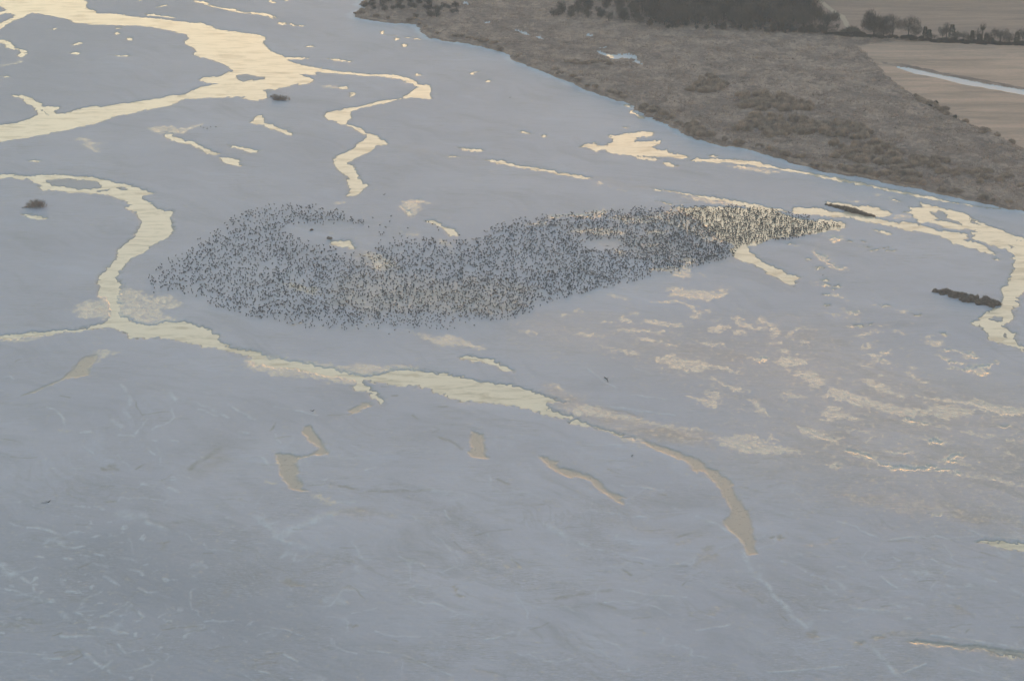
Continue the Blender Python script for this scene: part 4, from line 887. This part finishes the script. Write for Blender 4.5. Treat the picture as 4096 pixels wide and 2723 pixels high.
# thickets on the bank
THICKETS = [
 ('20', '1630,870 1700,750 1830,740 1950,800 1960,870 1800,890', 6.5, (.8, 1.5), (.9, 1.5), 'tall brown shrub in the lone thicket between frozen pools and pasture', 'shrubs of the lone thicket'),
 ('20', '2080,1010 2120,920 2300,900 2440,940 2640,990 2840,1040 2860,1090 2600,1080 2359,1060 2200,1040', 7, (.9, 1.6), (1.0, 1.7), 'tall brown shrub in the long upper thicket on the bank', 'shrubs of the long upper thicket'),
 ('30', '-250,1260 -200,1120 0,1110 300,1140 560,1190 820,1170 1000,1260 950,1330 600,1300 300,1300 0,1290', 7, (.8, 1.6), (.9, 1.7), 'brown shrub in the broad middle thicket above the waterside growth', 'shrubs of the broad middle thicket'),
 ('30', '580,1440 640,1350 900,1340 1200,1420 1400,1480 1700,1500 1650,1570 1300,1560 900,1560 600,1520', 7.5, (.8, 1.5), (.8, 1.5), 'brown shrub in the lowest thicket close to the yellow channel', 'shrubs of the lowest thicket'),
 ('20', '1180,1010 1330,1000 1400,1080 1500,1110 1480,1140 1330,1100 1230,1060', 5, (.6, 1.0), (.7, 1.1), 'rounded shrub at the water edge near the small yellow puddles', 'waterside shrubs by the small puddles'),
 ('20', '1560,1190 1700,1180 1860,1270 1900,1310 1750,1300 1640,1260', 5, (.8, 1.2), (.8, 1.3), 'bushy waterside shrub facing the big yellow pond', 'waterside shrubs facing the big pond'),
 ('30', '1250,850 1330,870 1440,950 1560,1000 1780,1110 1960,1190 2150,1290 2300,1370 2280,1400 2050,1290 1850,1200 1600,1090 1380,960', 8, (.6, 1.1), (.6, 1.0), 'low shrub along the slanting edge between scrub and pasture', 'shrubs along the pasture edge'),
 ('20', '500,600 700,580 950,590 1000,640 750,650 520,630', 7, (.6, 1.1), (.5, .9), 'low shrub in front of the frozen pools', 'low shrubs before the frozen pools'),
 ('31', '700,40 1100,-20 1700,10 2300,80 2359,200 2000,160 1500,80 1250,130 1150,110 900,70', 9, (.7, 1.3), (.7, 1.2), 'low brown shrub on the lower right bank beside the yellow channel', 'shrubs of the lower right bank'),
]
for t, s, sp, sx, sz, lab, grp in THICKETS:
    for x, y in scatter(tile(t, s), sp, r):
        shrub(x, y, r.uniform(*sx), r.uniform(*sz), lab, grp)

# the fringe of growth along the waterline
edge = BANK[2:-3]
for i in range(len(edge) - 1):
    (u0, v0), (u1, v1) = edge[i], edge[i + 1]
    nn = max(1, int(math.hypot(u1 - u0, (v1 - v0) * 2) / 30))
    for k in range(nn):
        if random.random() < .22: continue
        t = (k + random.random()) / nn
        x, y = G(u0 + (u1 - u0) * t + random.uniform(2, 26), v0 + (v1 - v0) * t - random.uniform(4, 12))
        shrub(float(x), float(y), random.uniform(.5, 1.15), random.uniform(.4, .95), 'low shrub in the ragged fringe along the waterline of the far bank', 'shrubs of the waterline fringe')

# bushes and shrubs standing on the flats
def ice_bush(u, v, w, h, depth, label, seed, lobes=6, n=900):
    me = bush_mesh('bush', metres(w, v) / 2, depth / 2, hpx(h, v), n, seed, .16, lobes)
    x, y = G(u, v)
    return tag(link('bush', me, mat=ICE_BUSH, loc=(float(x), float(y), .2)), label, 'bush')
ice_bush(136, 831, 92, 34, 8, 'dark domed bush alone on the ice left of the left river bend', 61)
ice_bush(96, 834, 44, 9, 3, 'low trailing bush at the left foot of the dark domed bush', 62, 3, 160)
ice_bush(1122, 402, 66, 24, 7, 'dark oblong bush on the ice below the wide yellow reach', 63)
ice_bush(1096, 390, 28, 14, 4, 'small spiky bush left of the dark oblong bush', 64, 3, 240)
ice_bush(1249, 924, 18, 11, 2.5, 'small brown tuft bush in the upper clearing of the flock', 65, 3, 220)
ice_bush(1318, 959, 19, 14, 2.5, 'small dark bush at the clearing edge beside a pale puddle', 66, 3, 260)
ROWB = [(3306, 822), (3322, 824), (3339, 827), (3352, 830), (3366, 834), (3380, 838), (3394, 842), (3408, 846), (3422, 850), (3437, 855), (3452, 858), (3466, 862), (3480, 864), (3494, 866)]
for i, (u, v) in enumerate(ROWB):
    x, y = G(u, v); k = .28 + .38 * math.sin(math.pi * (i + .6) / 14)
    shrub(float(x), float(y), k * random.uniform(.9, 1.15), k * random.uniform(.9, 1.3), 'dark shrub in the narrow row between two yellow ponds', 'shrubs of the narrow row in the ponds', ICE_BUSH, on_bank=False)
ISLET = tile('F', '3735,1164 3765,1180 3812,1194 3852,1206 3900,1219 3950,1228 3996,1224 3998,1214 3960,1207 3900,1194 3850,1180 3790,1169')
for x, y in scatter(ISLET, 2.1, r):
    shrub(x, y, random.uniform(.32, .8), random.uniform(.3, 1.0), 'dark shrub on the elongated islet beside the right hand channel', 'shrubs of the elongated islet', ICE_BUSH, on_bank=False)

# dry grass between the shrubs: beyond counting
g = bank_g; n = 260000
uu = r.uniform(1400, 4400, n); vv_ = r.uniform(-80, 900, n)
gx, gy = G(uu, vv_)
ci = np.clip(((uu - 1380) / 3140 * (X2.shape[1] - 1)).round().astype(int), 0, X2.shape[1] - 1)
ri = np.clip(((960 - vv_) / 1110 * (X2.shape[0] - 1)).round().astype(int), 0, X2.shape[0] - 1)
ok = (b2[ri, ci] < -.2) & (open_[ri, ci] > .3)
pn = fbm(gx / 14, gy / 20, 3)
ok &= r.uniform(0, 1, n) < .45 + .9 * pn
gx, gy, zz, pn = gx[ok], gy[ok], zb[ri, ci][ok], pn[ok]
n = len(gx)
p = np.repeat(np.stack([gx, gy, zz - .1], 1), 3, 0) + r.normal(size=(3 * n, 3)) * np.array([.35, .35, .02])
d = unit(r.normal(size=(3 * n, 3)) * .5 + np.array([0, 0, 1.0]))
hh = np.repeat(.7 + .9 * np.clip(pn + .3, 0, 1), 3) * r.uniform(.6, 1.3, 3 * n)
o = link('dry_grass', tri_mesh('dry_grass', blades(p, d, hh, .26, r)), mat=GRASS)
tag(o, 'dry brown grass and brush covering the far bank', 'grass', kind='stuff')

# driftwood
WOODM = wood_mat('weathered wood', (.05, .045, .04), (.09, .08, .07), 2)
def log(u, v, u2, v2, r0, label, name='driftwood_log', knob=False):
    a, b = np.array(G(u, v)), np.array(G(u2, v2))
    c = (a + b) / 2; a, b = a - c, b - c; e = b - a; L_ = np.linalg.norm(e); s = np.array([-e[1], e[0]]) / L_
    P = []
    for t in np.linspace(0, 1, 7):
        q = a + e * t + s * .06 * L_ * math.sin(t * 4.2)
        P.append((q[0], q[1], r0 * (.75 + .5 * math.sin(t * 3)), r0 * (1.15 - .75 * t)))
    paths = [P]
    m_ = P[2]; paths.append([(m_[0], m_[1], m_[2], r0 * .5), (m_[0] + s[0] * L_ * .12, m_[1] + s[1] * L_ * .12, m_[2] + r0 * 2, r0 * .3), (m_[0] + s[0] * L_ * .2, m_[1] + s[1] * L_ * .2, m_[2] + r0 * 3.2, r0 * .1)])
    if knob:
        paths.append([(a[0], a[1], 0, r0 * 2.2), (a[0] + .2, a[1], r0 * 3, r0 * 1.9), (a[0] + .5, a[1] + .3, r0 * 6, r0 * .9), (a[0] + .9, a[1] + .3, r0 * 8.5, r0 * .25)])
        paths.append([(a[0], a[1], r0, r0), (a[0] - .8, a[1] + .2, r0 * 4.5, r0 * .6), (a[0] - 1.2, a[1] + .2, r0 * 6, r0 * .2)])
    o = link(name, tubes_mesh(name, paths), mat=WOODM, loc=(c[0], c[1], .3))
    return tag(o, label, 'driftwood')
log(2417, 1512, 2435, 1531, .15, 'dark driftwood log lying slantwise on the ice right of centre')
log(2524, 1824, 2527, 1832, .09, 'thin dark stick, left of two lying side by side')
log(2528, 1822, 2532, 1832, .09, 'thin dark stick, right of two lying side by side')
log(194, 2012, 164, 2014, .11, 'driftwood root end with a trailing log in the lower left', knob=True)
log(1251, 1646, 1242, 1649, .07, 'small forked driftwood stump on the ice left of the middle pool', knob=True)
log(1310, 1009, 1345, 1003, .13, 'bent branch lying in the clearing of the flock')

# ------------------------------------------------------------------ the flock
m = NT('grey plumage')
n1 = m.noise((2.5, 2.5, 2.5), 0, 3)
m.pbr(m.mix(m.ramp(n1, .35, .65), (.046, .050, .072), (.082, .078, .090)), .9, .1)
PLUME = m.m

def skinned(name, V, E, R, levels):
    me = bpy.data.meshes.new(name); me.from_pydata(V, E, []); me.update()
    o = bpy.data.objects.new(name, me); COL.objects.link(o)
    sk = o.modifiers.new('skin', 'SKIN')
    for i, rr in enumerate(R):
        me.skin_vertices[0].data[i].radius = rr if isinstance(rr, tuple) else (rr, rr)
    me.skin_vertices[0].data[0].use_root = True
    if levels:
        ss = o.modifiers.new('sub', 'SUBSURF'); ss.levels = ss.render_levels = levels
    dg = bpy.context.evaluated_depsgraph_get(); dg.update()
    out = bpy.data.meshes.new_from_object(o.evaluated_get(dg))
    bpy.data.objects.remove(o); bpy.data.meshes.remove(me)
    out.name = name
    for p in out.polygons: p.use_smooth = True
    return out

def crane(pose, levels):
    V = [(0, 0, .66), (.22, 0, .72), (.33, 0, .80), (-.24, 0, .60), (-.44, 0, .46),
         (0, .08, .50), (-.05, .08, .27), (.01, .08, .02), (.13, .09, .01), (0, -.08, .50), (.05, -.08, .28), (.06, -.08, .02), (.18, -.09, .01)]
    R = [(.19, .17), (.16, .14), .075, (.16, .13), .06, .05, .02, .022, .012, .05, .02, .022, .012]
    E = [(0, 1), (1, 2), (0, 3), (3, 4), (0, 5), (5, 6), (6, 7), (7, 8), (0, 9), (9, 10), (10, 11), (11, 12)]
    neck = {'up': [(.38, 0, .95, .042), (.36, 0, 1.08, .036), (.42, 0, 1.13, .045), (.56, 0, 1.10, .012)],
            'rest': [(.34, 0, .93, .05), (.24, 0, .99, .045), (.13, 0, .93, .045), (.02, 0, .86, .014)],
            'feed': [(.46, 0, .68, .042), (.54, 0, .42, .036), (.58, 0, .26, .042), (.66, 0, .10, .012)],
            'low': [(.47, 0, .86, .042), (.58, 0, .93, .038), (.66, 0, .95, .044), (.80, 0, .91, .012)]}[pose]
    k = 2
    for x, y, z_, rr in neck:
        V.append((x, y, z_)); R.append(rr); E.append((k, len(V) - 1)); k = len(V) - 1
    return skinned('crane', V, E, R, levels)

def flying_crane(levels=1, lift=.35):
    V = [(0, 0, 0), (.25, 0, .03), (.45, 0, .05), (.70, 0, .06), (.80, 0, .06), (.95, 0, .05), (-.28, 0, -.02), (-.45, 0, -.03), (-.85, 0, -.05)]
    R = [.13, .12, .06, .035, .042, .012, .11, .06, .02]
    E = [(0, 1), (1, 2), (2, 3), (3, 4), (4, 5), (0, 6), (6, 7), (7, 8)]
    for s in (-1, 1):
        k = 0
        for x, y, z_, rr in ((.10, .18, .06, (.17, .03)), (.12, .48, .30 * lift + .08, (.19, .025)), (.05, .80, .65 * lift, (.16, .02)), (-.06, 1.08, 1.0 * lift, (.06, .012))):
            V.append((x, s * y, z_)); R.append(rr); E.append((k, len(V) - 1)); k = len(V) - 1
    return skinned('crane', V, E, R, levels)

POSES = ['up', 'rest', 'up', 'low', 'feed']
fine_meshes = [crane(p, 1) for p in ('up', 'rest', 'low', 'feed')]
for me in fine_meshes: me.materials.append(PLUME)
coarse = []
for p in ('up', 'rest', 'low', 'feed'):
    me = crane(p, 0)
    bm = bmesh.new(); bm.from_mesh(me); bmesh.ops.triangulate(bm, faces=bm.faces[:]); bm.to_mesh(me); bm.free()
    v = np.empty(len(me.vertices) * 3, np.float32); me.vertices.foreach_get('co', v)
    f = np.array([tuple(q.vertices) for q in me.polygons], np.int32)
    coarse.append((v.reshape(-1, 3), f)); bpy.data.meshes.remove(me)

FLOCK = tile('O', '345,632 385,600 440,575 460,547 520,520 530,498 580,482 640,475 700,470 760,483 800,492 838,512 835,528 790,522 740,522 690,520 650,528 690,552 720,570 775,588 840,590 865,572 930,550 1000,552 1060,555 1100,540 1150,518 1200,505 1280,496 1340,490 1420,484 1500,479 1600,477 1700,477 1790,484 1850,500 1910,515 1943,522 1900,534 1830,552 1760,560 1700,568 1692,592 1660,605 1600,618 1520,635 1440,655 1380,668 1320,684 1260,700 1200,725 1160,738 1080,745 1000,752 900,755 830,757 760,757 700,755 640,742 560,732 500,712 455,690 400,672 350,668')
HOLES = [tile('O', '1338,565 1365,556 1400,553 1436,559 1442,566 1425,574 1385,577 1350,572'), tile('O', '705,520 760,522 800,526 828,534 845,548 820,560 800,573 770,580 725,570 695,553 672,540 685,530')]
SPARSE = [(tile('O', '830,500 900,492 985,505 1060,545 1000,556 930,556 860,570 830,560 850,530'), 26, .0006), (tile('O', '560,728 700,760 900,765 1040,762 1200,738 1260,705 1150,735 1000,748 760,752'), 60, 0), (tile('O', '335,628 400,590 440,572 470,600 420,665 350,680'), 40, 0), (tile('O', '640,545 700,575 780,592 840,590 780,575 720,560'), 20, 0)]
r = np.random.default_rng(11)
def near_edge(u, v, poly):
    return -sdf(u.astype(np.float32), (v * 1.7).astype(np.float32), poly * np.array([1, 1.7]))
n = 80000
lo, hi = FLOCK.min(0), FLOCK.max(0)
u = r.uniform(lo[0], hi[0], n); v = r.uniform(lo[1], hi[1], n)
wob_u = u + 14 * perlin(u / 60, v / 40); wob_v = v + 7 * perlin(u / 60 + 9, v / 40)
e = near_edge(wob_u, wob_v, FLOCK)
for hpoly in HOLES:
    e = np.where(inside(wob_u, v, hpoly), -5, e)
area = (hi[0] - lo[0]) * (hi[1] - lo[1])
want = .0125 + .0085 * sstep(1750, 2700, u) + .0012 * sstep(1300, 1100, v) * sstep(1400, 1800, u)
want *= (.42 + .58 * sstep(0, 50, e)) * np.clip(1 + .55 * fbm(u / 70, v / 45, 3) + .9 * fbm(u / 22 + 9, v / 14, 2), .1, 3)
want *= 1 + .7 * sstep(2600, 2900, u)
want *= 1 - .30 * sstep(1150, 700, u)
k = (e > 0) & (r.uniform(0, 1, n) < want / (n / area))
u, v = u[k], v[k]
for poly, cnt, _ in SPARSE:
    lo, hi = poly.min(0), poly.max(0)
    a = r.uniform(lo[0], hi[0], cnt * 5); b = r.uniform(lo[1], hi[1], cnt * 5)
    q = inside(a, b, poly); u = np.concatenate([u, a[q][:cnt]]); v = np.concatenate([v, b[q][:cnt]])
bx, by = G(u, v)
# nobody stands inside a neighbour
cells, sel = {}, []
for i in range(len(bx)):
    key = (int(bx[i] // .8), int(by[i] // .8)); bad = False
    for dx in (-1, 0, 1):
        for dy in (-1, 0, 1):
            for j in cells.get((key[0] + dx, key[1] + dy), ()):
                if (bx[i] - bx[j]) ** 2 + (by[i] - by[j]) ** 2 < .30: bad = True
    if not bad:
        cells.setdefault(key, []).append(i); sel.append(i)
u, v, bx, by = u[sel], v[sel], bx[sel], by[sel]
def flats_height(u_, v_):
    c_ = np.clip(((u_ + 320) / 4780 * (NU - 1)).round().astype(int), 0, NU - 1)
    r_ = np.clip(((2900 - v_) / 3050 * (NV - 1)).round().astype(int), 0, NV - 1)
    return np.maximum(z[r_, c_], -.12)
bz = flats_height(u, v)
order = np.argsort(by)
LONE = [(803, 512), (815, 517), (829, 521), (843, 514), (864, 514), (2040, 396), (3292, 1106), (1368, 1318), (1637, 1334), (1556, 1343)]
NEAR = 300 - len(LONE) - 2
def put_crane(x, y, z_, label, group):
    o = bpy.data.objects.new('crane', fine_meshes[int(r.integers(0, 4))]); COL.objects.link(o)
    o.location = (x, y, z_); o.rotation_euler = (0, 0, r.uniform(0, 6.28)); s = r.uniform(.92, 1.08); o.scale = (s, s, s)
    return tag(o, label, 'bird', group)
for i in order[:NEAR]:
    put_crane(bx[i], by[i], bz[i], 'small dark grey crane standing along the near edge of the flock', 'cranes along the near edge of the flock')
names = ['one of five dark cranes standing far off beside the pale wishbone pond'] * 5 + ['tiny lone crane on the far ice below the headland', 'lone dark crane on the ice right of the flock',
         'lone crane nearest the viewer, left below the flock', 'lone crane just below the flock beside the pale puddle edge', 'lone crane below the middle of the flock']
for (a, b), lab in zip(LONE, names):
    x, y = G(a, b)
    put_crane(float(x), float(y), float(flats_height(np.array([a]), np.array([b]))[0]), lab, 'five cranes by the wishbone pond' if lab.startswith('one of') else None)
fl = [flying_crane(1, .9), flying_crane(1, .12)]
for me in fl: me.materials.append(PLUME)
for k_, (a, b, alt, rot, lab) in enumerate([(1535, 780, 14, 2.2, 'crane flying alone with raised wings above the ice'), (2429, 984, 6, 1.6, 'crane gliding with level wings over the oval clearing in the flock')]):
    t = CAM_H - alt; x, y = G(a, b, alt)
    o = bpy.data.objects.new('crane', fl[k_]); COL.objects.link(o); o.location = (float(x), float(y), alt); o.rotation_euler = (0.2, 0, rot)
    tag(o, lab, 'bird')
rest = order[NEAR:]
VS, FS, off = [], [], 0
for i in rest:
    cv, cfc = coarse[int(r.choice(4, p=[.42, .28, .2, .1]))]
    a = r.uniform(0, 6.28); s = r.uniform(.9, 1.08); ca, sa = math.cos(a) * s, math.sin(a) * s
    VS.append(np.stack([cv[:, 0] * ca - cv[:, 1] * sa + bx[i], cv[:, 0] * sa + cv[:, 1] * ca + by[i], cv[:, 2] * s + bz[i]], 1)); FS.append(cfc + off); off += len(cv)
me = quads_mesh('crane_flock', np.concatenate(VS), np.concatenate(FS), True)
o = link('crane_flock', me, mat=PLUME)
tag(o, 'dense dark flock of roosting cranes filling the ice behind its near edge', 'bird flock', kind='stuff')
print('birds', len(u), 'verts', off, 'objects', len(bpy.data.objects))

# ------------------------------------------------------------------ haze
HAZE = 0.00012
me = bpy.data.meshes.new('haze')
bm = bmesh.new(); bmesh.ops.create_cube(bm, size=1.0); bm.to_mesh(me); bm.free()
hz = link('haze', me); hz.scale = (2 * R + 200, 2 * R + 200, CAM_H + 40 + 2.4); hz.location = (0, 0, (CAM_H + 40 - 2.4) / 2)
hm = bpy.data.materials.new('morning haze'); hm.use_nodes = True; hm.node_tree.nodes.clear()
vo = hm.node_tree.nodes.new('ShaderNodeVolumePrincipled'); oo = hm.node_tree.nodes.new('ShaderNodeOutputMaterial')
vo.inputs['Color'].default_value = (.76, .78, .90, 1); vo.inputs['Density'].default_value = HAZE; vo.inputs['Anisotropy'].default_value = 0.0
hm.node_tree.links.new(vo.outputs[0], oo.inputs['Volume'])
me.materials.append(hm)
tag(hz, 'thin morning haze over the river', 'haze', kind='stuff')
